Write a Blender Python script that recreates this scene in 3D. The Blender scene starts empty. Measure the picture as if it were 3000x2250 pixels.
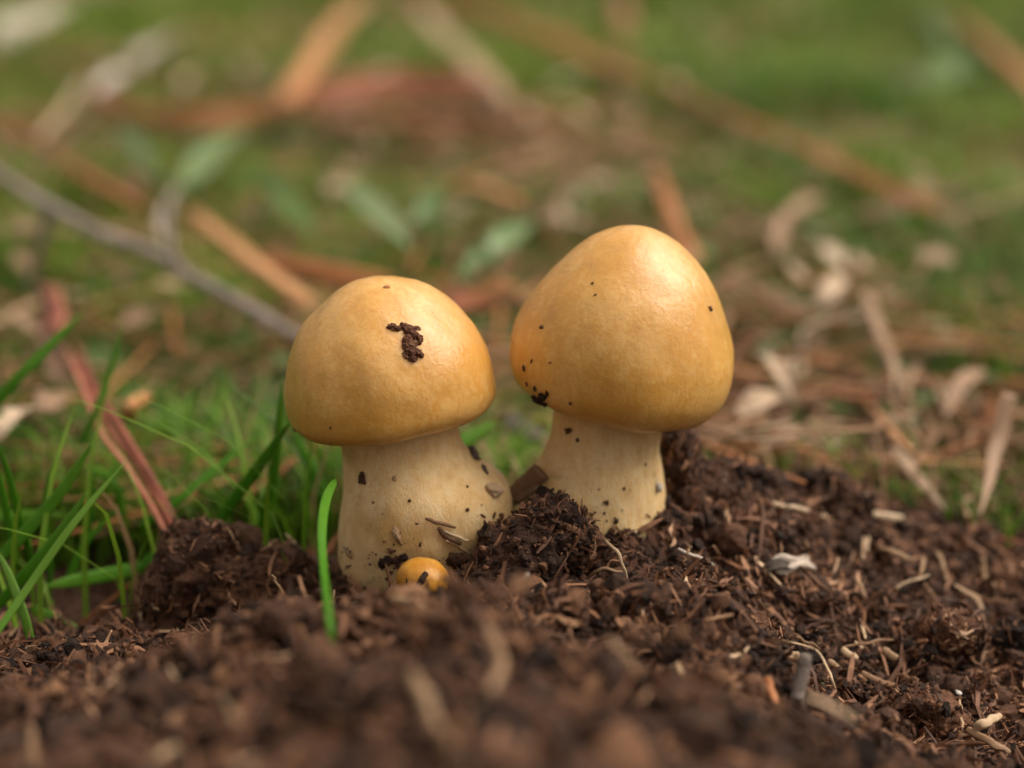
# Two young ochre mushrooms on a mound of humus, grass and dry litter behind.
# 1 Blender unit = 1 cm.  X right, Y away from the camera, Z up, grass level z = 0.
import bpy, math, random
import numpy as np
from mathutils import Vector
from mathutils.bvhtree import BVHTree

SC = bpy.context.scene
COL = SC.collection
SC.unit_settings.scale_length = 0.01
RNG = np.random.default_rng(7)
random.seed(7)

# ------------------------------------------------------------------ camera, sky, sun, exposure
PITCH = math.radians(16.0)
DF = 17.4                                   # focus distance
HALF = math.tan(math.radians(16.0))         # half width of the frame per unit of depth
CAM = np.array([0.0, -DF * math.cos(PITCH), 2.8 + DF * math.sin(PITCH)])
cd = bpy.data.cameras.new('camera')
cam = bpy.data.objects.new('camera', cd)
COL.objects.link(cam)
cam.location = CAM
cam.rotation_euler = (math.pi / 2 - PITCH, 0, 0)
cd.sensor_width = 36
cd.lens = 18 / HALF
cd.clip_start, cd.clip_end = 0.1, 20000
cd.dof.use_dof = True
cd.dof.focus_distance = DF - 0.75
cd.dof.aperture_fstop = 0.122
SC.camera = cam

SUN_EL = math.radians(54)
w = bpy.data.worlds.new('World')
SC.world = w
w.use_nodes = True
nt = w.node_tree
nt.nodes.clear()
sky = nt.nodes.new('ShaderNodeTexSky')
sky.sky_type = 'NISHITA'
sky.sun_disc = False
sky.sun_elevation = SUN_EL
sky.sun_rotation = math.radians(82)
sky.air_density, sky.dust_density, sky.ozone_density = 1.0, 4.0, 1.0
hs = nt.nodes.new('ShaderNodeHueSaturation')             # overcast: a nearly grey sky
hs.inputs['Saturation'].default_value = 0.12
bg = nt.nodes.new('ShaderNodeBackground')
bg.inputs['Strength'].default_value = 0.118
wo = nt.nodes.new('ShaderNodeOutputWorld')
nt.links.new(sky.outputs[0], hs.inputs['Color'])
tn = nt.nodes.new('ShaderNodeMix')                       # warm white balance of the photograph
tn.data_type, tn.blend_type = 'RGBA', 'MULTIPLY'
tn.inputs['Factor'].default_value = 1
tn.inputs['B'].default_value = (1.0, 0.92, 0.82, 1)
nt.links.new(hs.outputs[0], tn.inputs['A'])
nt.links.new(tn.outputs['Result'], bg.inputs['Color'])
nt.links.new(bg.outputs[0], wo.inputs['Surface'])
sd = bpy.data.lights.new('sun', 'SUN')
sun = bpy.data.objects.new('sun', sd)
COL.objects.link(sun)
sd.energy, sd.angle, sd.color = 1.1, math.radians(60), (1.0, 0.89, 0.76)
sun.location = (30, -20, 60)
_d = -Vector((math.cos(SUN_EL) * math.sin(math.radians(82)), math.cos(SUN_EL) * math.cos(math.radians(82)), math.sin(SUN_EL)))
sun.rotation_euler = _d.to_track_quat('-Z', 'Y').to_euler()
SC.view_settings.view_transform = 'Standard'
SC.view_settings.look = 'None'
SC.view_settings.gamma = 1
SC.view_settings.use_curve_mapping = False
SC.view_settings.exposure = 1.0
SC.render.engine = 'CYCLES'
SC.cycles.max_bounces = 8
SC.cycles.use_denoising = True

# ------------------------------------------------------------------ numbers: rays, noise
FWD = np.array([0, math.cos(PITCH), -math.sin(PITCH)])
UPV = np.array([0, math.sin(PITCH), math.cos(PITCH)])
RT = np.array([1.0, 0, 0])
PXW = 1106.0                                # layout was measured on a 2212 x 1659 view of the photograph


def ray(px, py):
    return FWD + RT * ((px - 1106) / PXW * HALF) + UPV * ((829.5 - py) / PXW * HALF)


def P(px, py, Y):
    r = ray(px, py)
    return CAM + r * ((Y - CAM[1]) / r[1])


def cm(px, p):                              # length in cm of px pixels at the depth of point p
    return px / PXW * HALF * float(np.dot(np.asarray(p) - CAM, FWD))


def _hash(ix, iy, iz, s):
    h = (ix * 374761393 + iy * 668265263 + iz * 2147483647 + s * 1274126177) & 0xFFFFFFFF
    h = ((h ^ (h >> 13)) * 1274126177) & 0xFFFFFFFF
    h = ((h ^ (h >> 16)) * 2246822519) & 0xFFFFFFFF
    return h ^ (h >> 15)


def noise3(p, seed=0):                      # value noise, about -1..1
    p = np.asarray(p, float)
    i = np.floor(p).astype(np.int64)
    f = p - i
    u = f * f * f * (f * (f * 6 - 15) + 10)
    out = 0
    for dx in (0, 1):
        wx = u[..., 0] if dx else 1 - u[..., 0]
        for dy in (0, 1):
            wy = u[..., 1] if dy else 1 - u[..., 1]
            for dz in (0, 1):
                wz = u[..., 2] if dz else 1 - u[..., 2]
                out = out + wx * wy * wz * (_hash(i[..., 0] + dx, i[..., 1] + dy, i[..., 2] + dz, seed) / 2147483648.0 - 1)
    return out


def fbm(p, oct=4, seed=0, ridge=False):
    p = np.asarray(p, float)
    a, s, t = 1.0, 0, 0
    for k in range(oct):
        n = noise3(p * 2.03 ** k + 17.3 * k, seed + k)
        if ridge:
            n = 1 - 2 * np.abs(n)
        s = s + a * n
        t += a
        a *= 0.5
    return s / t


def xy0(x, y, f, z=0.0):
    return np.stack([np.asarray(x) * f, np.asarray(y) * f, np.zeros_like(x) + z], -1)


def sstep(a, b, x):
    t = np.clip((x - a) / (b - a), 0, 1)
    return t * t * (3 - 2 * t)


# ------------------------------------------------------------------ the lie of the land
CP = [P(*c) for c in [
    # crest behind and to the right of the right mushroom
    (1480, 1075, 1.1), (1560, 1060, 1.3), (1700, 1085, 1.6), (1850, 1115, 2.0), (2000, 1145, 2.5), (2130, 1190, 2.9), (2260, 1250, 3.0),
    # the face that slopes from that crest to the right corner
    (1490, 1170, 0.1), (1700, 1220, 0.3), (1900, 1250, 0.6), (2100, 1310, 0.9), (1600, 1380, -0.5), (1765, 1400, -0.4), (1740, 1490, -0.8),
    (2000, 1480, -0.8), (2150, 1570, -1.1), (1900, 1640, -1.7), (2250, 1650, -1.5), (2230, 1420, 0.0), (2400, 1640, -1.4),
    # feet of the mushrooms
    (860, 1305, -0.95), (1010, 1300, -0.9), (1330, 1182, -0.42), (1430, 1175, -0.2), (1150, 1230, -0.3), (720, 1285, 0.3), (500, 1370, -0.3), (350, 1400, -0.4),
    # left shoulder
    (0, 1480, -1.8), (150, 1480, -1.8), (300, 1445, -1.4), (420, 1440, -1.6), (0, 1659, -4.2), (200, 1659, -4.4), (400, 1510, -2.7), (150, 1545, -2.9), (-250, 1530, -2.2), (-250, 1700, -4.4),
    # near hump
    (560, 1405, -2.4), (660, 1362, -2.7), (820, 1362, -3.0), (960, 1355, -2.8), (1120, 1315, -2.2), (1300, 1290, -1.8), (1480, 1300, -1.6), (1590, 1360, -1.9),
    (480, 1659, -5.0), (800, 1659, -6.2), (1100, 1659, -6.2), (1400, 1659, -5.2), (1620, 1659, -3.6), (700, 1500, -4.6), (1000, 1480, -4.4), (1300, 1480, -3.9), (1540, 1480, -2.9),
]]
CP += [np.array(c, float) for c in [
    (-1.1, -1.3, 0.5), (0.5, -1.0, 0.7), (-2.8, 2.6, -0.05), (-5, 1.2, -0.15), (-7.5, 2.5, 0), (-0.2, 2.6, 0.05), (1.6, 4.2, 0), (4.5, 5.2, 0), (8, 6, 0), (-9, -2, 0.3),
    (-9, -6, 0.4), (-4, -9, 1.4), (0, -9, 2.0), (4, -8, 1.0), (8, -5, -0.3), (9, -9, 0), (9, 0, 0), (-9, -11, 0), (0, -12, 0.4), (-3.6, 0.4, 0.1), (-6, -0.4, 0.05)]]
CP = np.array(CP)
_r = np.linalg.norm(CP[:, None, :2] - CP[None, :, :2], axis=-1)
_n = len(CP)
_A = np.zeros((_n + 3, _n + 3))
_A[:_n, :_n] = _r + np.eye(_n) * -0.02
_A[:_n, _n] = 1
_A[:_n, _n + 1] = CP[:, 0]
_A[:_n, _n + 2] = CP[:, 1]
_A[_n:, :_n] = _A[:_n, _n:].T
RBF = np.linalg.solve(_A, np.concatenate([CP[:, 2], [0, 0, 0]]))


def mound_base(x, y):
    x, y = np.asarray(x, float), np.asarray(y, float)
    out = np.zeros(x.shape) + RBF[_n] + RBF[_n + 1] * x + RBF[_n + 2] * y
    for k in range(_n):
        out = out + RBF[k] * np.hypot(x - CP[k, 0], y - CP[k, 1])
    return out


def mound_mask(x, y):
    return sstep(-10.5, -8.0, x) * sstep(10.5, 8.5, x) * sstep(-12.5, -10.5, y) * sstep(6.0, 4.2, y)


def ground_z(x, y):
    return 0.28 * fbm(xy0(x, y, 0.22), 4, 3) + 0.5 * fbm(xy0(x, y, 0.045), 2, 9) + 4.0 * sstep(60, 260, np.hypot(x, y)) * fbm(xy0(x, y, 0.006), 2, 5)


PITS = [(P(1280, 1470, -3.4), 0.85, 0.75), (P(790, 1510, -4.3), 0.45, 0.6), (P(2010, 1560, -1.2), 0.3, 0.3)]


def land(x, y):
    x, y = np.asarray(x, float), np.asarray(y, float)
    m = mound_mask(x, y)
    h = mound_base(x, y)
    for c, rad, dep in PITS:
        h = h - dep * np.exp(-((x - c[0]) ** 2 + (y - c[1]) ** 2) / (rad * rad))
    q = xy0(x, y, 1.0)
    q = q + 0.25 * np.stack([noise3(q * 1.7, 60), noise3(q * 1.7, 61), 0 * x], -1)
    h = h + 0.16 * fbm(q * 0.9, 3, 20) + 0.22 * fbm(q * 2.1, 3, 24, True) + 0.09 * fbm(q * 6.0, 3, 30)
    h = h + sstep(-1.6, -3.6, y) * (0.20 * fbm(q * 1.5 + 5.5, 3, 33, True) + .05)
    return m * h + (1 - m) * ground_z(x, y)


def hit(px, py, h=0.0, tmax=16.0):
    r = ray(px, py)
    t = np.concatenate([np.linspace(8, 30, 1500), np.geomspace(30.02, 700, 1500)])
    pts = CAM + r * t[:, None]
    below = pts[:, 2] <= land(pts[:, 0], pts[:, 1]) + h
    k = int(np.argmax(below)) if below.any() else len(t) - 1
    return pts[k]


# ------------------------------------------------------------------ materials
def mat(name, build):
    m = bpy.data.materials.new(name)
    m.use_nodes = True
    t = m.node_tree
    t.nodes.clear()
    out = t.nodes.new('ShaderNodeOutputMaterial')

    def N(kind, **kw):
        n = t.nodes.new('ShaderNode' + kind)
        for k, v in kw.items():
            if k.startswith('i_'):
                n.inputs[k[2:].replace('_', ' ')].default_value = v
            else:
                setattr(n, k, v)
        return n
    sh = build(t, N, lambda a, b: t.links.new(a, b))
    t.links.new(sh, out.inputs['Surface'])
    return m


def ramp(N, stops):
    r = N('ValToRGB')
    e = r.color_ramp.elements
    while len(e) < len(stops):
        e.new(0.5)
    for el, (p, c) in zip(e, stops):
        el.position = p
        el.color = (*c, 1)
    return r


def tinted(name, stops, rough=0.85, spec=0.25, scale=8.0, vary=0.45, bump=0.4, bscale=40.0, bdist=0.02, trans=None, stretch=None, coat=0.0):
    """colour from each piece's own tint, broken up by noise"""
    def b(t, N, L):
        at = N('Attribute', attribute_name='tint')
        co = N('TexCoord')
        vec = co.outputs['Object']
        if stretch:
            mp = N('Mapping')
            mp.inputs['Scale'].default_value = stretch
            L(vec, mp.inputs['Vector'])
            vec = mp.outputs[0]
        no = N('TexNoise', i_Scale=scale, i_Detail=6.0, i_Roughness=0.65)
        L(vec, no.inputs['Vector'])
        ad = N('Math', operation='MULTIPLY_ADD')
        L(no.outputs['Fac'], ad.inputs[0])
        ad.inputs[1].default_value = vary
        ad.inputs[2].default_value = -vary / 2
        a2 = N('Math', operation='ADD', use_clamp=True)
        L(at.outputs['Fac'], a2.inputs[0])
        L(ad.outputs[0], a2.inputs[1])
        r = ramp(N, stops)
        L(a2.outputs[0], r.inputs[0])
        p = N('BsdfPrincipled')
        L(r.outputs[0], p.inputs['Base Color'])
        p.inputs['Roughness'].default_value = rough
        p.inputs['Specular IOR Level'].default_value = spec
        p.inputs['Coat Weight'].default_value = coat
        p.inputs['Coat Roughness'].default_value = 0.3
        if bump:
            n2 = N('TexNoise', i_Scale=bscale, i_Detail=5.0, i_Roughness=0.7)
            L(vec, n2.inputs['Vector'])
            bm = N('Bump', i_Strength=bump, i_Distance=bdist)
            L(n2.outputs['Fac'], bm.inputs['Height'])
            L(bm.outputs[0], p.inputs['Normal'])
        if trans:
            tr = N('BsdfTranslucent')
            L(r.outputs[0], tr.inputs['Color'])
            mx = N('MixShader')
            mx.inputs[0].default_value = trans
            L(p.outputs[0], mx.inputs[1])
            L(tr.outputs[0], mx.inputs[2])
            return mx.outputs[0]
        return p.outputs[0]
    return mat(name, b)


def cap_material(name, c_dark, c_mid, c_pale, coat=0.6):
    def b(t, N, L):
        co = N('TexCoord')
        n1 = N('TexNoise', i_Scale=1.6, i_Detail=4.0, i_Roughness=0.55)
        L(co.outputs['Object'], n1.inputs['Vector'])
        n2 = N('TexNoise', i_Scale=13.0, i_Detail=6.0, i_Roughness=0.7, i_Distortion=0.6)
        mp = N('Mapping')
        mp.inputs['Scale'].default_value = (1.0, 1.0, 0.6)
        L(co.outputs['Object'], mp.inputs['Vector'])
        L(mp.outputs[0], n2.inputs['Vector'])
        s = N('Math', operation='MULTIPLY_ADD')
        L(n2.outputs['Fac'], s.inputs[0])
        s.inputs[1].default_value = 0.75
        L(n1.outputs['Fac'], s.inputs[2])
        r = ramp(N, [(0.55, c_dark), (0.86, c_mid), (1.22 / 1.2, c_pale)])
        L(s.outputs[0], r.inputs[0])
        # fine innate pale flecks
        v = N('TexNoise', i_Scale=42.0, i_Detail=3.0, i_Roughness=0.6)
        L(co.outputs['Object'], v.inputs['Vector'])
        r2 = ramp(N, [(0.56, (0, 0, 0)), (0.72, (0.6, 0.6, 0.6))])
        L(v.outputs['Fac'], r2.inputs[0])
        mx = N('Mix', data_type='RGBA')
        L(r2.outputs[0], mx.inputs['Factor'])
        L(r.outputs[0], mx.inputs['A'])
        mx.inputs['B'].default_value = (*c_pale, 1)
        # faint greyish bruises
        n5 = N('TexNoise', i_Scale=2.6, i_Detail=5.0, i_Roughness=0.7, i_Distortion=0.4)
        mp5 = N('Mapping')
        mp5.inputs['Scale'].default_value = (1.5, 1.5, 0.7)
        mp5.inputs['Location'].default_value = (3.1, 0.4, 1.9)
        L(co.outputs['Object'], mp5.inputs['Vector'])
        L(mp5.outputs[0], n5.inputs['Vector'])
        r5 = ramp(N, [(0.52, (0, 0, 0)), (0.74, (0.5, 0.5, 0.5))])
        L(n5.outputs['Fac'], r5.inputs[0])
        mx5 = N('Mix', data_type='RGBA')
        L(r5.outputs[0], mx5.inputs['Factor'])
        L(mx.outputs['Result'], mx5.inputs['A'])
        mx5.inputs['B'].default_value = (c_dark[0] * .8, c_dark[1] * .85, c_dark[2] * 1.5, 1)
        p = N('BsdfPrincipled')
        L(mx5.outputs['Result'], p.inputs['Base Color'])
        p.inputs['Subsurface Weight'].default_value = 0.4
        p.inputs['Subsurface Radius'].default_value = (1.0, 0.45, 0.15)
        p.inputs['Subsurface Scale'].default_value = 0.18
        p.inputs['Roughness'].default_value = 0.42
        p.inputs['Specular IOR Level'].default_value = 0.35
        p.inputs['Coat Weight'].default_value = coat
        p.inputs['Coat Roughness'].default_value = 0.17
        n3 = N('TexNoise', i_Scale=20.0, i_Detail=5.0, i_Roughness=0.6)
        L(co.outputs['Object'], n3.inputs['Vector'])
        bm = N('Bump', i_Strength=0.2, i_Distance=0.03)
        L(n3.outputs['Fac'], bm.inputs['Height'])
        L(bm.outputs[0], p.inputs['Normal'])
        # crinkled wet film
        n4 = N('TexNoise', i_Scale=7.0, i_Detail=4.0, i_Roughness=0.6, i_Distortion=0.8)
        L(co.outputs['Object'], n4.inputs['Vector'])
        b2 = N('Bump', i_Strength=0.35, i_Distance=0.05)
        L(n4.outputs['Fac'], b2.inputs['Height'])
        L(bm.outputs[0], b2.inputs['Normal'])
        L(b2.outputs[0], p.inputs['Coat Normal'])
        return p.outputs[0]
    return mat(name, b)


def stem_material(name):
    def b(t, N, L):
        co = N('TexCoord')
        mp = N('Mapping')
        mp.inputs['Scale'].default_value = (4.5, 4.5, 2.0)
        L(co.outputs['Object'], mp.inputs['Vector'])
        n1 = N('TexNoise', i_Scale=2.2, i_Detail=7.0, i_Roughness=0.65)
        L(mp.outputs[0], n1.inputs['Vector'])
        n2 = N('TexNoise', i_Scale=1.5, i_Detail=3.0, i_Roughness=0.5, i_Distortion=0.5)
        L(co.outputs['Object'], n2.inputs['Vector'])
        r1 = ramp(N, [(0.3, (0.77, 0.49, 0.21)), (0.5, (0.86, 0.60, 0.295)), (0.75, (0.91, 0.72, 0.43))])
        L(n1.outputs['Fac'], r1.inputs[0])
        # honey coloured stains
        r2 = ramp(N, [(0.52, (0, 0, 0)), (0.68, (0.7, 0.7, 0.7))])
        L(n2.outputs['Fac'], r2.inputs[0])
        mx = N('Mix', data_type='RGBA')
        L(r2.outputs[0], mx.inputs['Factor'])
        L(r1.outputs[0], mx.inputs['A'])
        mx.inputs['B'].default_value = (0.58, 0.33, 0.10, 1)
        # soil smeared into the skin
        n6 = N('TexNoise', i_Scale=1.9, i_Detail=9.0, i_Roughness=0.78, i_Distortion=0.3)
        mp6 = N('Mapping')
        mp6.inputs['Location'].default_value = (5.3, 2.2, 7.7)
        L(co.outputs['Object'], mp6.inputs['Vector'])
        L(mp6.outputs[0], n6.inputs['Vector'])
        r6 = ramp(N, [(0.56, (0, 0, 0)), (0.70, (0.55, 0.55, 0.55))])
        L(n6.outputs['Fac'], r6.inputs[0])
        mx6 = N('Mix', data_type='RGBA')
        L(r6.outputs[0], mx6.inputs['Factor'])
        L(mx.outputs['Result'], mx6.inputs['A'])
        mx6.inputs['B'].default_value = (0.24, 0.13, 0.065, 1)
        p = N('BsdfPrincipled')
        L(mx6.outputs['Result'], p.inputs['Base Color'])
        p.inputs['Subsurface Weight'].default_value = 0.3
        p.inputs['Subsurface Radius'].default_value = (1.0, 0.6, 0.3)
        p.inputs['Subsurface Scale'].default_value = 0.15
        p.inputs['Roughness'].default_value = 0.5
        p.inputs['Specular IOR Level'].default_value = 0.35
        n3 = N('TexNoise', i_Scale=9.0, i_Detail=6.0, i_Roughness=0.7)
        L(mp.outputs[0], n3.inputs['Vector'])
        bm = N('Bump', i_Strength=0.85, i_Distance=0.025)
        L(n3.outputs['Fac'], bm.inputs['Height'])
        L(bm.outputs[0], p.inputs['Normal'])
        return p.outputs[0]
    return mat(name, b)


def ground_material():
    def b(t, N, L):
        co = N('TexCoord')
        n1 = N('TexNoise', i_Scale=0.16, i_Detail=6.0, i_Roughness=0.6)
        n2 = N('TexNoise', i_Scale=1.3, i_Detail=8.0, i_Roughness=0.7)
        for n in (n1, n2):
            L(co.outputs['Object'], n.inputs['Vector'])
        r1 = ramp(N, [(0.3, (0.02, 0.013, 0.008)), (0.5, (0.08, 0.05, 0.025)), (0.72, (0.26, 0.16, 0.10))])
        L(n2.outputs['Fac'], r1.inputs[0])
        r2 = ramp(N, [(0.32, (0, 0, 0)), (0.48, (1, 1, 1))])
        L(n1.outputs['Fac'], r2.inputs[0])
        r3 = ramp(N, [(0.3, (0.04, 0.065, 0.008)), (0.7, (0.15, 0.20, 0.03))])
        L(n2.outputs['Fac'], r3.inputs[0])
        mx = N('Mix', data_type='RGBA')
        L(r2.outputs[0], mx.inputs['Factor'])
        L(r1.outputs[0], mx.inputs['A'])
        L(r3.outputs[0], mx.inputs['B'])
        p = N('BsdfPrincipled')
        L(mx.outputs['Result'], p.inputs['Base Color'])
        p.inputs['Roughness'].default_value = 0.95
        p.inputs['Specular IOR Level'].default_value = 0.15
        bm = N('Bump', i_Strength=0.7, i_Distance=0.3)
        L(n2.outputs['Fac'], bm.inputs['Height'])
        L(bm.outputs[0], p.inputs['Normal'])
        return p.outputs[0]
    return mat('mossy_ground', b)


M = {}
M['cap'] = cap_material('ochre_cap', (0.58, 0.28, 0.048), (0.63, 0.32, 0.066), (0.69, 0.39, 0.115))
M['button'] = cap_material('orange_cap', (0.40, 0.16, 0.014), (0.47, 0.21, 0.020), (0.54, 0.28, 0.05), 0.12)
M['stem'] = stem_material('buff_stem')
M['ground'] = ground_material()
M['soil'] = tinted('humus', [(0.1, (0.016, 0.008, 0.005)), (0.45, (0.060, 0.027, 0.016)), (0.75, (0.16, 0.072, 0.039)), (1.0, (0.28, 0.14, 0.076))], 0.75, 0.25, 5, 1.0, 1.0, 18, 0.08)
M['crumb'] = tinted('humus_crumbs', [(0.0, (0.016, 0.008, 0.005)), (0.4, (0.058, 0.027, 0.016)), (0.75, (0.17, 0.078, 0.041)), (1.0, (0.30, 0.15, 0.075))], 0.7, 0.28, 9, 0.8, 1.0, 22, 0.06)
M['fibre'] = tinted('plant_fibre', [(0.0, (0.045, 0.019, 0.010)), (0.35, (0.15, 0.063, 0.031)), (0.7, (0.37, 0.185, 0.095)), (1.0, (0.68, 0.50, 0.32))], 0.6, 0.35, 8, 0.45, 0.6, 30, 0.02)
M['straw'] = tinted('dry_straw', [(0.0, (0.05, 0.028, 0.015)), (0.35, (0.20, 0.10, 0.05)), (0.7, (0.42, 0.28, 0.16)), (1.0, (0.66, 0.52, 0.36))], 0.55, 0.35, 7, 0.35, 0.5, 40, 0.01)
M['bark'] = tinted('red_bark', [(0.0, (0.08, 0.022, 0.012)), (0.5, (0.30, 0.085, 0.045)), (1.0, (0.48, 0.21, 0.13))], 0.6, 0.35, 2.2, 1.1, 0.6, 12, 0.03)
M['orange'] = tinted('orange_needle', [(0.0, (0.18, 0.055, 0.018)), (0.5, (0.44, 0.17, 0.058)), (1.0, (0.58, 0.30, 0.13))], 0.55, 0.35, 3, 0.4, 0.4, 14, 0.02)
M['grey'] = tinted('grey_twig_bark', [(0.0, (0.035, 0.026, 0.020)), (0.5, (0.14, 0.108, 0.09)), (1.0, (0.42, 0.35, 0.31))], 0.75, 0.3, 5, 0.7, 0.9, 22, 0.04)
M['pale'] = tinted('pale_flake', [(0.0, (0.22, 0.16, 0.12)), (0.5, (0.46, 0.38, 0.31)), (1.0, (0.72, 0.66, 0.60))], 0.45, 0.5, 9, 0.4, 0.4, 30, 0.01)
M['blade'] = tinted('grass_blade', [(0.0, (0.02, 0.09, 0.003)), (0.5, (0.075, 0.26, 0.008)), (1.0, (0.20, 0.38, 0.05))], 0.42, 0.35, 6, 0.3, 0.3, 30, 0.008, 0.35)
M['grass'] = tinted('grass', [(0.0, (0.03, 0.08, 0.004)), (0.45, (0.10, 0.22, 0.010)), (0.8, (0.21, 0.34, 0.03)), (0.9, (0.26, 0.18, 0.07)), (1.0, (0.36, 0.22, 0.12))], 0.5, 0.3, 1, 0.2, 0.0, 30, 0.01, 0.35)
M['litter'] = tinted('dry_litter', [(0.0, (0.05, 0.025, 0.015)), (0.4, (0.21, 0.10, 0.05)), (0.75, (0.38, 0.23, 0.13)), (1.0, (0.55, 0.42, 0.29))], 0.6, 0.35, 2, 0.3, 0.0)
M['leaf'] = tinted('green_leaf', [(0.0, (0.03, 0.08, 0.008)), (0.5, (0.09, 0.18, 0.025)), (1.0, (0.25, 0.32, 0.15))], 0.32, 0.6, 2, 0.25, 0.3, 10, 0.02, 0.2)
M['dryleaf'] = tinted('dry_leaf', [(0.0, (0.12, 0.065, 0.035)), (0.5, (0.34, 0.21, 0.125)), (1.0, (0.58, 0.45, 0.32))], 0.55, 0.4, 2, 0.4, 0.5, 8, 0.03, 0.12)

M['debris'] = tinted('rotten_wood', [(0.0, (0.045, 0.014, 0.007)), (0.5, (0.13, 0.048, 0.022)), (0.85, (0.20, 0.10, 0.05)), (1.0, (0.45, 0.30, 0.17))], 0.7, 0.3, 12, 0.7, 0.8, 30, 0.03)

# ------------------------------------------------------------------ mesh helpers
def mesh(name, V, F, m, tint=0.5, smooth=True):
    """V (n,3); F array (k,3|4) or list of such arrays"""
    me = bpy.data.meshes.new(name)
    Fs = [np.asarray(f, np.int32) for f in (F if isinstance(F, list) else [F])]
    idx = np.concatenate([f.ravel() for f in Fs])
    tot = np.concatenate([np.full(len(f), f.shape[1], np.int32) for f in Fs])
    me.vertices.add(len(V))
    me.vertices.foreach_set('co', np.ascontiguousarray(V, np.float32).ravel())
    me.loops.add(len(idx))
    me.loops.foreach_set('vertex_index', idx)
    me.polygons.add(len(tot))
    me.polygons.foreach_set('loop_start', np.concatenate([[0], np.cumsum(tot)[:-1]]).astype(np.int32))
    me.polygons.foreach_set('use_smooth', np.full(len(tot), smooth, bool))
    me.update(calc_edges=True)
    a = me.attributes.new('tint', 'FLOAT', 'POINT')
    a.data.foreach_set('value', np.broadcast_to(np.asarray(tint, np.float32), (len(V),)).copy())
    me.materials.append(m)
    return me


def link(name, me, loc=(0, 0, 0), parent=None):
    o = bpy.data.objects.new(name, me)
    COL.objects.link(o)
    o.location = loc
    if parent is not None:
        o.parent = parent
    return o


def tag(o, label=None, cat=None, group=None, kind=None):
    for k, v in (('label', label), ('category', cat), ('group', group), ('kind', kind)):
        if v:
            o[k] = v
    return o


def solid(name, geo, m, tint=0.5, parent=None, origin=None, smooth=True):
    V, F = geo
    V = np.asarray(V, float)
    if origin is None:
        origin = np.array([V[:, 0].mean(), V[:, 1].mean(), V[:, 2].min()])
    base = np.zeros(3)
    if parent is not None:
        base = np.array(parent.location)
    o = link(name, mesh(name, V - origin, F, m, tint, smooth), origin - base, parent)
    return o


def unit(v):
    v = np.asarray(v, float)
    return v / np.maximum(np.linalg.norm(v, axis=-1, keepdims=True), 1e-9)


def spline(pts, n):
    pts = np.asarray(pts, float)
    if len(pts) == 2:
        return pts[0] + (pts[1] - pts[0]) * np.linspace(0, 1, n)[:, None]
    q = np.vstack([2 * pts[0] - pts[1], pts, 2 * pts[-1] - pts[-2]])
    out = []
    for u in np.linspace(0, len(pts) - 1 - 1e-6, n):
        k = int(u)
        f = u - k
        a, b, c, d = q[k:k + 4]
        out.append(0.5 * (2 * b + (c - a) * f + (2 * a - 5 * b + 4 * c - d) * f * f + (3 * b - a - 3 * c + d) * f ** 3))
    return np.array(out)


TOCAM = unit([0, -0.94, 0.34])


def tube(pts, width, flat=1.0, n=14, k=8, N=None, prof=None, wob=0.0, twist=0.0, seed=0, rough=0.0, groove=0.0):
    """closed tapered body along a curve; width across, width*flat through; prof(t) scales the width"""
    c = spline(pts, n)
    t = np.linspace(0, 1, n)
    if wob:
        c = c + wob * np.stack([noise3(np.stack([t * 5 + seed * 3.1, t * 0 + j * 9.7, t * 0], -1), 5) for j in range(3)], -1) * np.minimum(1, 4 * np.minimum(t, 1 - t) + 0.3)[:, None]
    T = unit(np.gradient(c, axis=0))
    Nn = np.broadcast_to(TOCAM if N is None else unit(N), T.shape)
    W = unit(np.cross(T, Nn))
    H = np.cross(W, T)
    pr = np.array([prof(x) for x in t]) if prof else np.ones(n)
    a = np.linspace(0, 2 * math.pi, k, endpoint=False)
    r = np.broadcast_to((0.5 * width * pr)[:, None], (n, k)).copy()
    if rough:
        cc = np.stack([np.cos(a)[None] * 1.3 + 0 * t[:, None], np.sin(a)[None] * 1.3 + 0 * t[:, None], t[:, None] * 14 + 0 * a[None]], -1)
        r *= 1 + rough * fbm(cc + seed * 7.7, 3, 11)
    tw = twist * t[:, None]
    ca, sa = np.cos(a)[None] + 0 * t[:, None], (np.sin(a)[None] * (1 - groove * np.abs(np.sin(a)) ** 3 * (np.sin(a) > 0)[None])) * flat + 0 * t[:, None]
    x, y = ca * np.cos(tw) - sa * np.sin(tw), ca * np.sin(tw) + sa * np.cos(tw)
    V = c[:, None] + (x * r)[..., None] * W[:, None] + (y * r)[..., None] * H[:, None]
    V = V.reshape(-1, 3)
    i, j = np.meshgrid(np.arange(n - 1), np.arange(k), indexing='ij')
    j2 = (j + 1) % k
    F = np.stack([i * k + j, i * k + j2, (i + 1) * k + j2, (i + 1) * k + j], -1).reshape(-1, 4)
    V = np.vstack([V, c[0], c[-1]])
    e = len(V) - 2
    jj = np.arange(k)
    F2 = np.vstack([np.stack([(jj + 1) % k, jj, jj * 0 + e], -1), np.stack([(n - 1) * k + jj, (n - 1) * k + (jj + 1) % k, jj * 0 + e + 1], -1)])
    return V, [F, F2]


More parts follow.
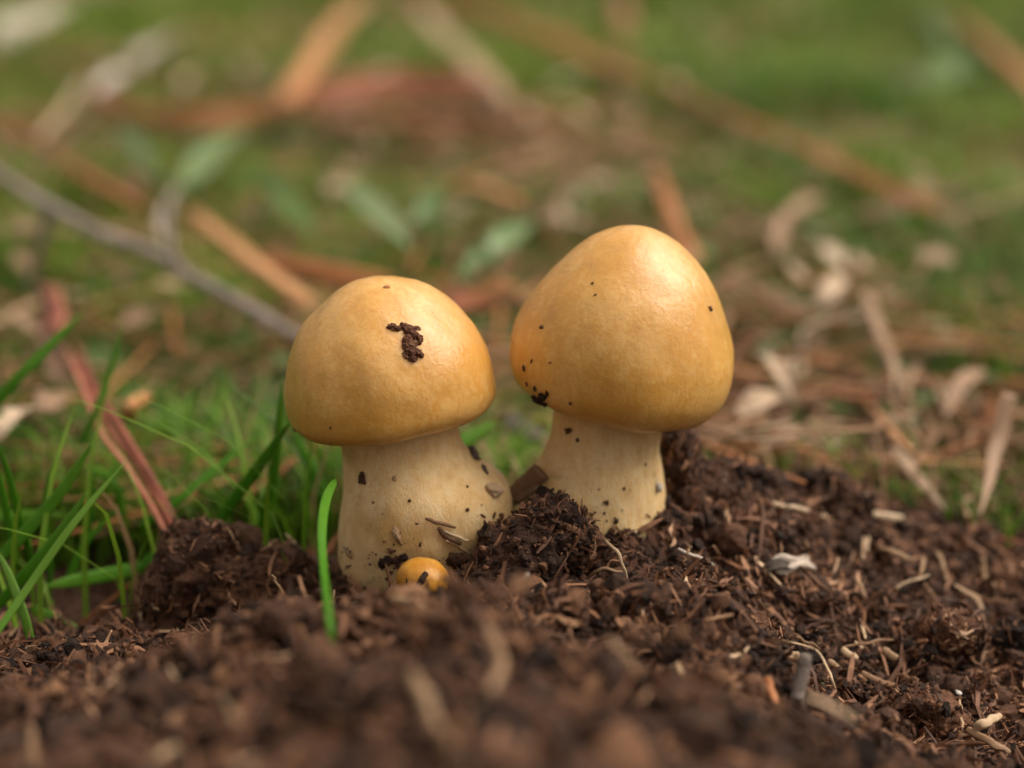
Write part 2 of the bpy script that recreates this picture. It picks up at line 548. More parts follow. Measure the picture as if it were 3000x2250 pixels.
def leaf(pts, width, N=None, nu=18, nv=9, fold=0.25, thick=0.03, prof=None, wave=0.06, seed=0, curl=0.0, ragged=0.0):
    c = spline(pts, nu)
    t = np.linspace(0, 1, nu)
    T = unit(np.gradient(c, axis=0))
    Nn = np.broadcast_to(TOCAM if N is None else unit(N), T.shape)
    W = unit(np.cross(T, Nn))
    H = np.cross(W, T)
    pr = np.array([prof(x) for x in t]) if prof else np.sin(math.pi * np.clip(t * 0.98 + 0.01, 0, 1)) ** 0.7
    s = np.linspace(-1, 1, nv)
    pr = pr * (1 + ragged * fbm(np.stack([t * 7 + seed * 2.9, 0 * t, 0 * t], -1), 2, 14))
    hw = 0.5 * width * pr
    ang = curl * s
    off = hw[:, None] * s[None]
    up = fold * hw[:, None] * np.abs(s)[None] + curl * hw[:, None] * s[None] ** 2
    up = up + wave * width * noise3(np.stack([t[:, None] * 4 + 0 * s, s[None] * 2 + 0 * t[:, None], np.full((nu, nv), seed * 1.7)], -1), 4)
    mid = c[:, None] + off[..., None] * W[:, None] + up[..., None] * H[:, None]
    th = thick * (1 - s[None] ** 2) ** 0.5 * np.minimum(1, pr[:, None] * 2) + 0.002
    A = (mid + H[:, None] * th[..., None] * 0.5).reshape(-1, 3)
    B = (mid - H[:, None] * th[..., None] * 0.5).reshape(-1, 3)
    i, j = np.meshgrid(np.arange(nu - 1), np.arange(nv - 1), indexing='ij')
    q = np.stack([i * nv + j, i * nv + j + 1, (i + 1) * nv + j + 1, (i + 1) * nv + j], -1).reshape(-1, 4)
    n = nu * nv
    b = np.concatenate([np.arange(nv), np.arange(1, nu) * nv + nv - 1, (nu - 1) * nv + np.arange(nv - 2, -1, -1), np.arange(nu - 2, 0, -1) * nv])
    b2 = np.roll(b, -1)
    rim = np.stack([b, b2, b2 + n, b + n], -1)[:, ::-1]
    return np.vstack([A, B]), [np.vstack([q, q[:, ::-1] + n, rim])]


def ico(sub):
    g = (1 + 5 ** 0.5) / 2
    V = [(-1, g, 0), (1, g, 0), (-1, -g, 0), (1, -g, 0), (0, -1, g), (0, 1, g), (0, -1, -g), (0, 1, -g), (g, 0, -1), (g, 0, 1), (-g, 0, -1), (-g, 0, 1)]
    F = [(0, 11, 5), (0, 5, 1), (0, 1, 7), (0, 7, 10), (0, 10, 11), (1, 5, 9), (5, 11, 4), (11, 10, 2), (10, 7, 6), (7, 1, 8), (3, 9, 4), (3, 4, 2), (3, 2, 6), (3, 6, 8), (3, 8, 9), (4, 9, 5), (2, 4, 11), (6, 2, 10), (8, 6, 7), (9, 8, 1)]
    V, F = unit(np.array(V, float)), np.array(F)
    for _ in range(sub):
        e = np.vstack([F[:, [0, 1]], F[:, [1, 2]], F[:, [2, 0]]])
        u, inv = np.unique(np.sort(e, 1), axis=0, return_inverse=True)
        inv = inv.ravel()
        m = unit(V[u].mean(1))
        n, k = len(V), len(F)
        a, b, c = inv[:k] + n, inv[k:2 * k] + n, inv[2 * k:] + n
        V = np.vstack([V, m])
        F = np.vstack([np.stack([F[:, 0], a, c], -1), np.stack([F[:, 1], b, a], -1), np.stack([F[:, 2], c, b], -1), np.stack([a, b, c], -1)])
    return V, F


def rand_rot(n, rng):
    q = unit(rng.normal(size=(n, 4)))
    w_, x, y, z = q.T
    return np.stack([np.stack([1 - 2 * (y * y + z * z), 2 * (x * y - z * w_), 2 * (x * z + y * w_)], -1),
                     np.stack([2 * (x * y + z * w_), 1 - 2 * (x * x + z * z), 2 * (y * z - x * w_)], -1),
                     np.stack([2 * (x * z - y * w_), 2 * (y * z + x * w_), 1 - 2 * (x * x + y * y)], -1)], 1)


ICO0 = ico(0)


def crumbs(c, size, rng):
    n = len(c)
    v = ICO0[0][None] * (1 + rng.uniform(-0.45, 0.45, (n, 12, 1))) * rng.uniform(0.5, 1.3, (n, 1, 3))
    v = np.einsum('nij,nkj->nki', rand_rot(n, rng), v) * size[:, None, None] + c[:, None]
    F = (ICO0[1][None] + 12 * np.arange(n)[:, None, None]).reshape(-1, 3)
    return v.reshape(-1, 3), F


def fibres(c, d, nrm, L, wd, bend, rng):
    """bent three-sided slivers, 12 vertices each"""
    n = len(c)
    d = unit(d)
    W = unit(np.cross(d, nrm))
    H = np.cross(W, d)
    s = np.array([-0.5, -0.17, 0.17, 0.5])
    ax = c[:, None] + d[:, None] * (s[None] * L[:, None])[..., None] + H[:, None] * (bend[:, None] * (0.25 - s[None] ** 2) * 4)[..., None]
    ax = ax + W[:, None] * ((rng.normal(0, 0.06, (n, 4)) * L[:, None])[..., None])
    pr = np.array([0.45, 1.0, 0.9, 0.35])
    a = np.array([0.3, 2.4, 4.5])
    ro = rng.uniform(0, 6.28, (n, 1, 1))
    x = np.cos(a + ro) * (wd[:, None] * pr)[..., None]
    y = np.sin(a + ro) * (wd[:, None] * pr)[..., None] * 0.6
    V = ax[:, :, None] + x[..., None] * W[:, None, None] + y[..., None] * H[:, None, None]
    f = []
    for i in range(3):
        for j in range(3):
            f.append((i * 3 + j, i * 3 + (j + 1) % 3, i * 3 + 3 + (j + 1) % 3, i * 3 + 3 + j))
    f4 = (np.array(f)[None] + 12 * np.arange(n)[:, None, None]).reshape(-1, 4)
    f3 = (np.array([(2, 1, 0), (9, 10, 11)])[None] + 12 * np.arange(n)[:, None, None]).reshape(-1, 3)
    return V.reshape(-1, 3), [f4, f3]


# ------------------------------------------------------------------ ground and mound
def grid_mesh(name, xs, ys, fz, m, tint=None):
    X, Y = np.meshgrid(xs, ys)
    Z = fz(X, Y)
    V = np.stack([X, Y, Z], -1).reshape(-1, 3)
    nx, ny = len(xs), len(ys)
    i, j = np.meshgrid(np.arange(ny - 1), np.arange(nx - 1), indexing='ij')
    F = np.stack([i * nx + j, i * nx + j + 1, (i + 1) * nx + j + 1, (i + 1) * nx + j], -1).reshape(-1, 4)
    return link(name, mesh(name, V, F, m, 0.5 if tint is None else tint(V)))


def spread(a, b, n, p=2.2):
    u = np.linspace(-1, 1, n)
    return (a + b) / 2 + (b - a) / 2 * np.sign(u) * np.abs(u) ** p


gy = np.concatenate([np.linspace(-60, -13, 20), np.linspace(-12.5, 45, 180), np.geomspace(45.6, 9000, 90)])
gx = np.concatenate([-np.geomspace(9000, 40, 40), np.linspace(-39.5, 39.5, 220), np.geomspace(40, 9000, 40)])
g = grid_mesh('ground', gx, gy, lambda x, y: ground_z(x, y) - 1.8 * mound_mask(x, y) ** 0.5, M['ground'])
tag(g, kind='structure')


def mound_z(x, y):
    return land(x, y) - 0.12 * (1 - mound_mask(x, y)) - 0.004


mx_ = np.concatenate([np.linspace(-10.6, -6.6, 40), np.linspace(-6.56, 6.56, 400), np.linspace(6.6, 10.6, 40)])
my_ = np.concatenate([np.linspace(-12.6, -7.6, 40), np.linspace(-7.55, 3.4, 330), np.linspace(3.45, 6.0, 40)])
md = grid_mesh('soil_mound', mx_, my_, mound_z, M['soil'], lambda V: 0.45 + 0.25 * fbm(V * 0.7, 3, 70))
tag(md, kind='structure')

# ------------------------------------------------------------------ mushrooms
def mushroom_cap(C, R, h, hb, tilt, pt, pb, neck, seed, ybulge=1.0):
    """dome above the widest ring, rolled-in margin below, closing on the stem"""
    zs, rs = [], []
    for u in np.linspace(0, 1, 34):                       # apex down to the widest ring
        a = u * math.pi / 2
        rs.append(R * math.sin(a) ** (2 / pt))
        zs.append(h * math.cos(a) ** (2 / pt))
    for u in np.linspace(0.05, 1, 18):                    # margin rolling under
        a = u * math.pi / 2
        rs.append(neck + (R - neck) * math.cos(a) ** (2 / pb))
        zs.append(-hb * math.sin(a) ** (2 / pb))
    rs += [neck * 0.8, neck * 0.4]
    zs += [-hb * 0.93, -hb * 0.88]
    rs, zs = np.array(rs[1:]), np.array(zs[1:])
    k, n = 112, len(rs)
    a = np.linspace(0, 2 * math.pi, k, endpoint=False)
    V = np.stack([rs[:, None] * np.cos(a), rs[:, None] * np.sin(a) * ybulge, zs[:, None] + 0 * a], -1).reshape(-1, 3)
    V = np.vstack([V, (0, 0, h), (0, 0, zs[-1])])
    d = unit(V + 1e-6)
    V = V + d * (0.052 * R * fbm(V * 1.2 / R + seed * 5.3, 2, 40) + 0.011 * R * fbm(V * 4 / R + seed, 3, 44) + .003 * R * fbm(V * 16 / R + seed, 2, 47))[:, None]
    ct, st = math.cos(tilt), math.sin(tilt)
    V = np.stack([V[:, 0] * ct + V[:, 2] * st, V[:, 1], -V[:, 0] * st + V[:, 2] * ct], -1) + C
    i, j = np.meshgrid(np.arange(n - 1), np.arange(k), indexing='ij')
    j2 = (j + 1) % k
    F = np.stack([i * k + j, (i + 1) * k + j, (i + 1) * k + j2, i * k + j2], -1).reshape(-1, 4)
    jj = np.arange(k)
    e = n * k
    F2 = np.vstack([np.stack([jj, (jj + 1) % k, jj * 0 + e], -1), np.stack([(n - 1) * k + (jj + 1) % k, (n - 1) * k + jj, jj * 0 + e + 1], -1)])
    return V, [F, F2]


def mushroom_stem(rows, Y0, seed, lump=0.115):
    """rows: (py, left px, right px) of the outline from top to bottom"""
    rows = np.array(rows, float)
    n = 64
    py = np.linspace(rows[0, 0], rows[-1, 0], n)
    sm = spline(rows, n * 4)
    o = np.argsort(sm[:, 0])
    l, r = np.interp(py, sm[o, 0], sm[o, 1]), np.interp(py, sm[o, 0], sm[o, 2])
    k = 88
    a = np.linspace(0, 2 * math.pi, k, endpoint=False)
    V = []
    for y, x0, x1 in zip(py, l, r):
        A, B = P(x0, y, Y0), P(x1, y, Y0)
        c, rad = (A + B) / 2, (B[0] - A[0]) / 2
        V.append(np.stack([c[0] + rad * np.cos(a), c[1] + rad * 0.97 * np.sin(a), c[2] + 0 * a], -1))
    V = np.array(V)
    cen = V.mean(1, keepdims=True)
    d = V - cen
    q = V * np.array([2.2, 2.2, 1.3]) + seed * 11.0
    wgt = np.linspace(0.25, 1.0, n)[:, None]
    f = 1 + lump * wgt * fbm(q, 3, 50) + 0.012 * fbm(V * np.array([9, 9, 1.5]), 2, 55)
    V = (cen + d * f[..., None]).reshape(-1, 3)
    i, j = np.meshgrid(np.arange(n - 1), np.arange(k), indexing='ij')
    j2 = (j + 1) % k
    F = np.stack([i * k + j, (i + 1) * k + j, (i + 1) * k + j2, i * k + j2], -1).reshape(-1, 4)
    V = np.vstack([V, cen[0], cen[-1]])
    e = n * k
    jj = np.arange(k)
    F2 = np.vstack([np.stack([jj, (jj + 1) % k, jj * 0 + e], -1), np.stack([(n - 1) * k + (jj + 1) % k, (n - 1) * k + jj, jj * 0 + e + 1], -1)])
    return V, [F, F2]


BODIES = []


def add_mushroom(label, base, cap_geo, stem_geo, capmat, stemmat, name='mushroom'):
    r = bpy.data.objects.new(name, None)
    COL.objects.link(r)
    r.empty_display_size = 0.3
    r.location = base
    tag(r, label, 'mushroom', 'young ochre mushrooms')
    for nm, geo, m in (('cap', cap_geo, capmat), ('stem', stem_geo, stemmat)):
        o = solid(nm, geo, m, 0.5, r)
        V, F = geo
        BODIES.append(BVHTree.FromPolygons([tuple(v) for v in V], [tuple(int(q) for q in f) for A in F for f in A]))
    return r


YL, YR = 0.0, 0.35
cl = P(840, 842, YL)
kL = cm(1, cl)
capL = mushroom_cap(cl, 229 * kL, 243 * kL, 68 * kL, math.radians(-8), 1.97, 3.0, 0.62 * 226 * kL, 1)
stemL = mushroom_stem([(900, 745, 985), (950, 735, 996), (975, 737, 1012), (1005, 739, 1046), (1040, 741, 1088), (1075, 739, 1103), (1118, 733, 1100), (1150, 730, 1085), (1202, 732, 1062), (1240, 750, 1040), (1300, 788, 1005), (1350, 830, 970)], YL, 1)
add_mushroom('left ochre mushroom, lower and rounder cap with a big dark crumb on it', P(880, 1290, YL), capL, stemL, M['cap'], M['stem'])
cr = P(1343, 762, YR)
kR = cm(1, cr)
capR = mushroom_cap(cr, 240 * kR, 274 * kR, 122 * kR, math.radians(7.5), 1.72, 2.7, 0.5 * 240 * kR, 2)
stemR = mushroom_stem([(850, 1205, 1425), (894, 1196, 1430), (932, 1192, 1427), (969, 1178, 1423), (1002, 1160, 1428), (1039, 1141, 1434), (1086, 1122, 1437), (1118, 1118, 1436), (1165, 1125, 1430), (1200, 1140, 1424), (1260, 1180, 1400)], YR, 2)
add_mushroom('right ochre mushroom, taller with a bigger bell shaped cap', P(1290, 1190, YR), capR, stemR, M['cap'], M['stem'])
cb = P(913, 1250, -1.25)
kB = cm(1, cb)
capB = mushroom_cap(cb, 57 * kB, 44 * kB, 40 * kB, math.radians(3), 2.0, 2.2, 0.5 * 57 * kB, 3)
stemB = mushroom_stem([(1268, 885, 940), (1300, 882, 944), (1350, 884, 940)], -1.25, 3)
add_mushroom('tiny orange button mushroom at the foot of the left mushroom', P(913, 1300, -1.25), capB, stemB, M['button'], M['stem'])


def on_body(px, py):
    o, d = Vector(CAM), Vector(unit(ray(px, py)))
    best = None
    for b in BODIES:
        h = b.ray_cast(o, d)
        if h[0] is not None and (best is None or h[3] < best[3]):
            best = h
    if best is None:
        return None
    n = best[1]
    if n.dot(d) > 0:
        n = -n
    return np.array(best[0]), np.array(n)


# ------------------------------------------------------------------ crumbs of soil and chips stuck to the mushrooms
def fleck(px, py, w, h, ang, seed, sub=1, lift=0.35):
    """flat irregular grain lying on the skin under pixel (px, py)"""
    r = on_body(px, py)
    if r is None:
        return None
    p, n = r
    k = cm(1, p)
    V, F = ico(sub)
    V = V * (1 + 0.65 * fbm(V * 1.9 + seed * 3.7, 3, 80))[:, None]
    ax = unit(np.cross(unit(np.cross(n, RT)), n))
    ay = np.cross(n, ax)
    a = math.radians(ang)
    u, v = ax * math.cos(a) + ay * math.sin(a), -ax * math.sin(a) + ay * math.cos(a)
    q = V[:, :1] * u * (w * k / 2) + V[:, 1:2] * v * (h * k / 2) + V[:, 2:] * n * (min(w, h) * k * lift)
    return q + p + n * min(w, h) * k * 0.12, [F]


FLECKS = [
    (836, 620, 16, 9, 10, 'fleck', .75, 'pale tan flake near the top of the left cap'),
    (726, 619, 7, 6, 0, 'crumb', .3, 'tiny dark grain on the upper left shoulder of the left cap'),
    (720, 626, 12, 10, 0, 'fleck', .5, 'reddish grain on the upper left edge of the left cap'),
    (637, 928, 12, 8, 40, 'crumb', .7, 'brown grain at the lower left rim of the left cap'),
    (714, 924, 6, 7, 0, 'crumb', .4, 'single small grain just above the bottom rim of the left cap'),
    (1198, 570, 12, 10, 0, 'crumb', .2, 'black grain on the upper left edge of the right cap'),
    (1170, 707, 8, 13, 70, 'crumb', .3, 'small upright dark grain on the left flank of the right cap'),
    (1534, 667, 14, 9, -35, 'crumb', .75, 'brown grain high on the right flank of the right cap'),
    (1132, 796, 8, 17, 10, 'crumb', .2, 'dark long grain low on the left edge of the right cap'),
    (1148, 781, 5, 13, -25, 'crumb', .3, 'thin sliver above the dark grain on the right cap'),
    (1188, 783, 9, 6, 20, 'fleck', .4, 'small reddish grain on the lower left of the right cap'),
    (1138, 830, 7, 16, 15, 'crumb', .6, 'brown sliver on the lower left rim of the right cap'),
    (1157, 840, 11, 15, 0, 'crumb', .15, 'dark grain just above the hanging clump on the right cap'),
    (1232, 871, 8, 8, 0, 'crumb', .6, 'small grain near the bottom rim of the right cap'),
    (1280, 612, 8, 6, 0, 'crumb', .7, 'faint brown dot in the upper middle of the right cap'),
    (1286, 637, 7, 5, 30, 'crumb', .7, 'faint dot below the middle dot of the right cap'),
    (1229, 930, 20, 13, 20, 'crumb', .2, 'dark crumb high on the right stem under the cap'),
    (1248, 950, 8, 10, 0, 'crumb', .2, 'small dark dot below the crumb on the right stem'),
    (1394, 1003, 6, 7, 0, 'crumb', .3, 'tiny dot near the right edge of the right stem'),
    (1348, 1056, 7, 8, 0, 'crumb', .3, 'small dot in the middle of the right stem'),
    (1421, 1052, 22, 22, 0, 'pale', .6, 'glassy pale grain on the right edge of the right stem'),
    (784, 1034, 19, 28, 15, 'crumb', .1, 'black flake on the upper left of the left stem'),
    (852, 1034, 9, 12, 10, 'straw', .6, 'small pale tan chip on the middle of the left stem'),
    (885, 1082, 7, 7, 0, 'crumb', .2, 'tiny black dot on the middle of the left stem'),
    (1010, 1101, 9, 9, 0, 'crumb', .15, 'round black dot on the lower right of the left stem'),
    (1022, 981, 26, 42, 25, 'seed', .35, 'oval grey brown seed on the upper right edge of the left stem'),
    (1046, 1014, 12, 27, 25, 'seed', .3, 'slim grey seed below the oval seed on the left stem'),
    (1065, 1060, 40, 34, 10, 'chip', .45, 'square reddish tan chip on the right of the left stem'),
    (858, 1157, 15, 40, 25, 'chip', .15, 'slanted dark wedge on the lower middle of the left stem'),
    (752, 1193, 34, 12, -30, 'chip', .15, 'thin brown sliver at the lower left edge of the left stem'),
    (985, 1208, 44, 34, 10, 'crumb', .1, 'black crumb beside the orange button mushroom'),
]
for s, (px, py, w_, h_, ang, mk, ti, lab) in enumerate(FLECKS):
    if mk in ('crumb', 'chip'):
        ti = .5 + .5 * ti
    geo = fleck(px, py, w_, h_, ang, s, 2 if w_ > 9 else 1)
    if geo is None:
        continue
    nm, cat, mm = {'fleck': ('soil_grain', 'grain', 'orange'), 'crumb': ('soil_grain', 'grain', 'crumb'), 'pale': ('sand_grain', 'grain', 'pale'), 'straw': ('wood_chip', 'chip', 'straw'), 'seed': ('seed', 'seed', 'grey'), 'chip': ('wood_chip', 'chip', 'straw')}[mk]
    tag(solid(nm, geo, M[mm], ti), lab, cat, {'grain': 'grains stuck to the mushrooms', 'chip': 'chips stuck to the mushrooms', 'seed': 'seeds on the left stem'}[cat])


def body_cluster(cells, name, label, cat, seed, m='crumb'):
    """one crumbly lump stuck to the skin: overlapping rough grains in one mesh"""
    VV, FF, TT, n0 = [], [], [], 0
    for s, (px, py, w_, h_, ang, ti) in enumerate(cells):
        gq = fleck(px, py, w_, h_, ang, seed + s, 2, 0.45)
        if gq is None:
            continue
        VV.append(gq[0])
        FF.append(gq[1][0] + n0)
        TT.append(np.full(len(gq[0]), .15 + .75 * ti))
        n0 += len(gq[0])
    o = solid(name, (np.vstack(VV), [np.vstack(FF)]), M[m], np.concatenate(TT), smooth=False)
    return tag(o, label, cat)


rr = random.Random(3)
cells = [(846, 706, 22, 14, 20, .35), (858, 711, 22, 14, 10, .3), (875, 706, 24, 16, -10, .4), (884, 714, 30, 20, 30, .25), (893, 725, 26, 22, 0, .3), (905, 736, 18, 16, 30, .4), (880, 735, 22, 24, 0, .5),
         (890, 745, 26, 22, 0, .8), (877, 748, 20, 18, 0, .4), (886, 760, 24, 22, 30, .25), (900, 762, 24, 20, 0, .2), (908, 768, 14, 12, 0, .3), (890, 774, 20, 16, 0, .2), (876, 770, 10, 16, 30, .7)]
cells += [(868 + rr.uniform(0, 42), 705 + rr.uniform(0, 72), rr.uniform(6, 16), rr.uniform(4, 9), rr.uniform(0, 180), rr.choice((.15, .3, .5, .95))) for _ in range(34)]
body_cluster(cells, 'soil_crumb', m='debris', seed=100, cat='crumb', label='ragged dark brown crumb of soil on the middle of the left cap')
cells = [(1162, 862, 26, 18, 20, .1), (1174, 856, 18, 20, 0, .15), (1170, 868, 24, 14, -10, .08), (1182, 850, 9, 14, 10, .1), (1158, 872, 16, 5, 50, .3), (1180, 872, 14, 4, -60, .3), (1165, 875, 4, 14, 0, .4)]
body_cluster(cells, 'soil_crumb', 'black crumb with bristles hanging from the left rim of the right cap', 'crumb', 160)
cells = [(833, 1212, 26, 20, 0, .1), (826, 1218, 18, 20, 0, .08), (850, 1211, 44, 13, 10, .25), (872, 1204, 20, 16, 20, .1), (862, 1205, 40, 8, 12, .5), (838, 1205, 16, 14, 0, .12)]
body_cluster(cells, 'soil_crumb', 'long dark crumb across the lower left stem above the orange button', 'crumb', 190)


cells = [(1060 + rr.uniform(-28, 32), 1150 + rr.uniform(-38, 46), rr.uniform(6, 20), rr.uniform(5, 11), rr.uniform(0, 180), rr.choice((.1, .25, .5, .8))) for _ in range(34)]
tag(body_cluster(cells, 'caked_flakes', 'scatter of dark flakes caked on the lower right flank of the left stem', None, 230, 'debris'), kind='stuff')


def body_sliver(pts, wpx, m, ti, label, name='straw', cat='straw', lift=0.03, group='slivers lying on the left stem'):
    q = []
    for px, py in pts:
        r = on_body(px, py)
        if r is None:
            return
        q.append(r[0] + r[1] * lift)
    o = solid(name, tube(q, cm(wpx, q[0]), 0.6, 10, 6, prof=lambda t: 0.65 + 0.35 * math.sin(math.pi * t), wob=0.012, rough=0.25, seed=len(label)), M[m], ti)
    tag(o, label, cat, group)


body_sliver([(919, 1119), (945, 1128), (982, 1139)], 9, 'straw', .3, 'thin reddish sliver highest on the lower left stem')
body_sliver([(945, 1139), (965, 1158), (995, 1172)], 13, 'straw', .15, 'dark brown sliver under the reddish one on the left stem')
body_sliver([(958, 1145), (990, 1160), (1010, 1165)], 7, 'straw', .85, 'pale straw sliver crossing the dark sliver on the left stem')
body_sliver([(960, 1165), (990, 1178), (1014, 1196)], 7, 'straw', .65, 'tan sliver running down behind the middle soil clod')
body_sliver([(900, 1270), (910, 1252), (921, 1238)], 15, 'crumb', .3, 'short dark sliver lying on the orange button cap', lift=0.01, group=None)
body_sliver([(878, 1249), (880, 1262)], 4, 'crumb', .1, 'tiny dark grain line at the left side of the orange button', 'soil_grain', 'grain', 0.01, None)


# ------------------------------------------------------------------ clods of soil
def clod(name, label, lobes, seed, sub=5, amp=0.22, freq=2.4, nf=140, nc=260, tint=.4, fl=(.08, .28), parent_group='soil clods', squash=0.9, grain=(0, 0, 0), ct=(0, .9)):
    """lobes: (px, py, Y, width px, height px, tilt) ; one lumpy surface per lobe joined into one body"""
    VV, FF, n0 = [], [], 0
    for s, (px, py, Y, w_, h_, ang) in enumerate(lobes):
        c = P(px, py, Y)
        k = cm(1, c)
        V, F = ico(sub)
        q = V * np.array([w_, squash * (w_ + h_) / 2, h_]) * k / 2
        a = math.radians(ang)
        q = np.stack([q[:, 0] * math.cos(a) + q[:, 2] * math.sin(a), q[:, 1], -q[:, 0] * math.sin(a) + q[:, 2] * math.cos(a)], -1)
        size = (w_ + h_) / 4 * k
        d = amp * size * fbm(q * freq / size * 0.5 + seed * 5.1 + s * 3, 3, 90, True) + 0.35 * amp * size * fbm(q * freq * 3 / size * 0.5 + s, 3, 95) + 0.07 * fbm(q * 8, 3, 97)
        q = q + unit(q) * d[:, None]
        VV.append(q + c)
        FF.append(F + n0)
        n0 += len(V)
    V, F = np.vstack(VV), np.vstack(FF)
    base = np.array([V[:, 0].mean(), V[:, 1].mean(), V[:, 2].min()])
    o = solid(name, (V, [F]), M['soil'], tint + 0.2 * fbm(V * 2, 2, 99), origin=base)
    tag(o, label, 'soil clod', parent_group)
    rng = np.random.default_rng(seed)
    cen = np.repeat(np.array([v.mean(0) for v in VV]), [len(v) for v in VV], axis=0)
    front = np.where((V - cen) @ TOCAM > -0.25)[0]
    i = rng.choice(front, nf)
    nrm = unit(V[i] - cen[i])
    d = rng.normal(size=(nf, 3)) * 0.5 + np.array(grain)
    d = unit(d - nrm * (np.sum(d * nrm, 1) * 0.8)[:, None])
    fv, ff = fibres(V[i] + nrm * 0.012, d, nrm, rng.uniform(*fl, nf), rng.uniform(0.006, 0.024, nf), rng.normal(0, 0.012, nf), rng)
    ft = np.repeat(np.clip(rng.beta(1.2, 2.2, nf), 0, 1), 12)
    fo = link('plant_fibre', mesh('plant_fibre', fv - base, ff, M['fibre'], ft, False), (0, 0, 0), o)
    fo['kind'] = 'stuff'
    i = rng.choice(front, nc)
    nrm = unit(V[i] - cen[i])
    cv, cf = crumbs(V[i] + nrm * 0.015, rng.lognormal(-3.75, 0.5, nc), rng)
    co = link('soil_grain', mesh('soil_grain', cv - base, cf, M['crumb'], np.repeat(rng.uniform(*ct, nc), 12), False), (0, 0, 0), o)
    co['kind'] = 'stuff'
    return o


clod('soil_clod', 'big grey brown soil clod with a knobbly top, left of the left mushroom', [(450, 1262, 0.1, 240, 235, 15), (430, 1188, 0.1, 140, 115, 0), (560, 1268, 0.15, 220, 180, 20), (650, 1290, 0.2, 170, 150, 10)], 1, nf=520, nc=1500, tint=.62, amp=.36, ct=(.05, .95), fl=(.08, .34))
clod('soil_clod', 'dark slanted soil clod wedged between the two mushroom stems', [(1195, 1140, -0.75, 130, 120, 35), (1130, 1200, -0.85, 210, 150, -35), (1090, 1260, -1.0, 180, 130, -30), (1235, 1180, -0.7, 80, 120, 10)], 2, nf=230, nc=1500, tint=.38, amp=.26, fl=(.1, .45), grain=(1, 0, .8))
clod('soil_clod', 'tall narrow soil clod standing behind the right stem under the cap', [(1466, 972, 1.0, 78, 100, 0), (1472, 1040, 1.0, 110, 160, -10), (1505, 1090, 0.9, 170, 150, 0)], 3, nf=340, nc=420, tint=.45, amp=.26, grain=(.2, 0, 1))
clod('soil_clod', 'small dark round clod on the crest near the pale straw', [(1848, 1110, 1.9, 74, 80, 10)], 4, 4, nf=70, nc=120, tint=.4)
clod('soil_clod', 'smooth dark clod at the far right of the crest', [(2122, 1165, 2.8, 66, 72, 30)], 5, 4, nf=24, nc=50, tint=.25)
clod('soil_clod', 'lowest dark clod at the right end of the crest', [(2178, 1205, 2.9, 56, 50, 30)], 6, 4, nf=20, nc=40, tint=.25)
clod('soil_clod', 'blackish clod low on the right slope at its outer edge', [(2205, 1385, -0.1, 100, 90, 0)], 7, 4, nf=50, nc=80, tint=.15)
clod('soil_clod', 'crumbly reddish brown clod with a dark hollow beneath on the right slope', [(2030, 1540, -1.35, 150, 70, 35), (1975, 1515, -1.3, 90, 50, 20)], 8, 5, nf=170, nc=220, tint=.75)
clod('soil_clod', 'bristly brown clod on the right slope above the white chip', [(2060, 1365, -0.35, 130, 75, 15)], 9, 4, nf=260, nc=160, tint=.7)
clod('soil_clod', 'blurred near clod with dark hollow beside the lone grass blade', [(680, 1400, -3.3, 150, 110, 10), (650, 1440, -3.4, 120, 110, 0)], 10, 5, nf=160, nc=240, tint=.7)
clod('soil_clod', 'blurred dark clod on the near hump below the orange button', [(960, 1345, -2.6, 170, 95, 20), (1050, 1330, -2.3, 130, 80, 0)], 11, 5, nf=180, nc=240, tint=.4)
clod('soil_clod', 'brown clod on the near hump below the right stem', [(1420, 1310, -1.9, 230, 90, 5), (1540, 1350, -2.1, 170, 110, 20)], 12, 5, nf=260, nc=320, tint=.5)

# ------------------------------------------------------------------ stuff that makes the humus: crumbs and fibres
rng = np.random.default_rng(21)
n = 66000
x, y = rng.uniform(-7, 7.2, n), rng.uniform(-7.6, 3.6, n)
keep = (np.abs(x) < (y - CAM[1]) * 0.31 + 0.8) & ((y < 1.4) | (x > 0.8)) & ((x > -2.2) | (y < 0.3))
x, y = x[keep], y[keep]
sz = rng.lognormal(-3.6, 0.5, len(x)).clip(0.012, 0.085)
patch = 0.5 + 0.5 * fbm(xy0(x, y, 0.9), 3, 77)
z = land(x, y)
cv, cf = crumbs(np.stack([x, y, z + sz * 0.35], -1), sz, rng)
o = link('soil_crumbs', mesh('soil_crumbs', cv, cf, M['crumb'], np.repeat(np.clip(0.15 + 0.5 * patch + rng.normal(0, .2, len(x)), 0, 1), 12), False))
tag(o, 'loose dark brown humus crumbs covering the mound', 'soil', kind='stuff')
n = 3800
x, y = rng.uniform(-7, 7.2, n), rng.uniform(-7.6, 3.4, n)
keep = (np.abs(x) < (y - CAM[1]) * 0.31 + 0.8) & ((y < 1.4) | (x > 0.8)) & ((x > -2.2) | (y < 0.3)) & (np.hypot(x + 1.05, y) > 1.3) & (np.hypot(x - 1.0, y - .3) > 1.1)
x, y = x[keep], y[keep]
n = len(x)
sz = rng.lognormal(-2.9, 0.4, n).clip(0.03, 0.13) * (1 + .9 * sstep(-2.4, -4, y))
IV, IF = ico(2)
q = IV[None] * rng.uniform(.65, 1.25, (n, 1, 3))
dq = 0.45 * fbm(q * 1.7 + (np.arange(n) * 4.7)[:, None, None], 3, 171, True) + .12 * noise3(q * 7 + (np.arange(n) * 2.3)[:, None, None], 175)
q = q * (1 + dq)[..., None]
q = np.einsum('nij,nkj->nki', rand_rot(n, rng), q) * sz[:, None, None] + np.stack([x, y, land(x, y) + sz * .12], -1)[:, None]
lt = np.repeat(np.clip(.5 + .3 * fbm(xy0(x, y, .7), 2, 178) + rng.normal(0, .14, n), .05, .95), len(IV))
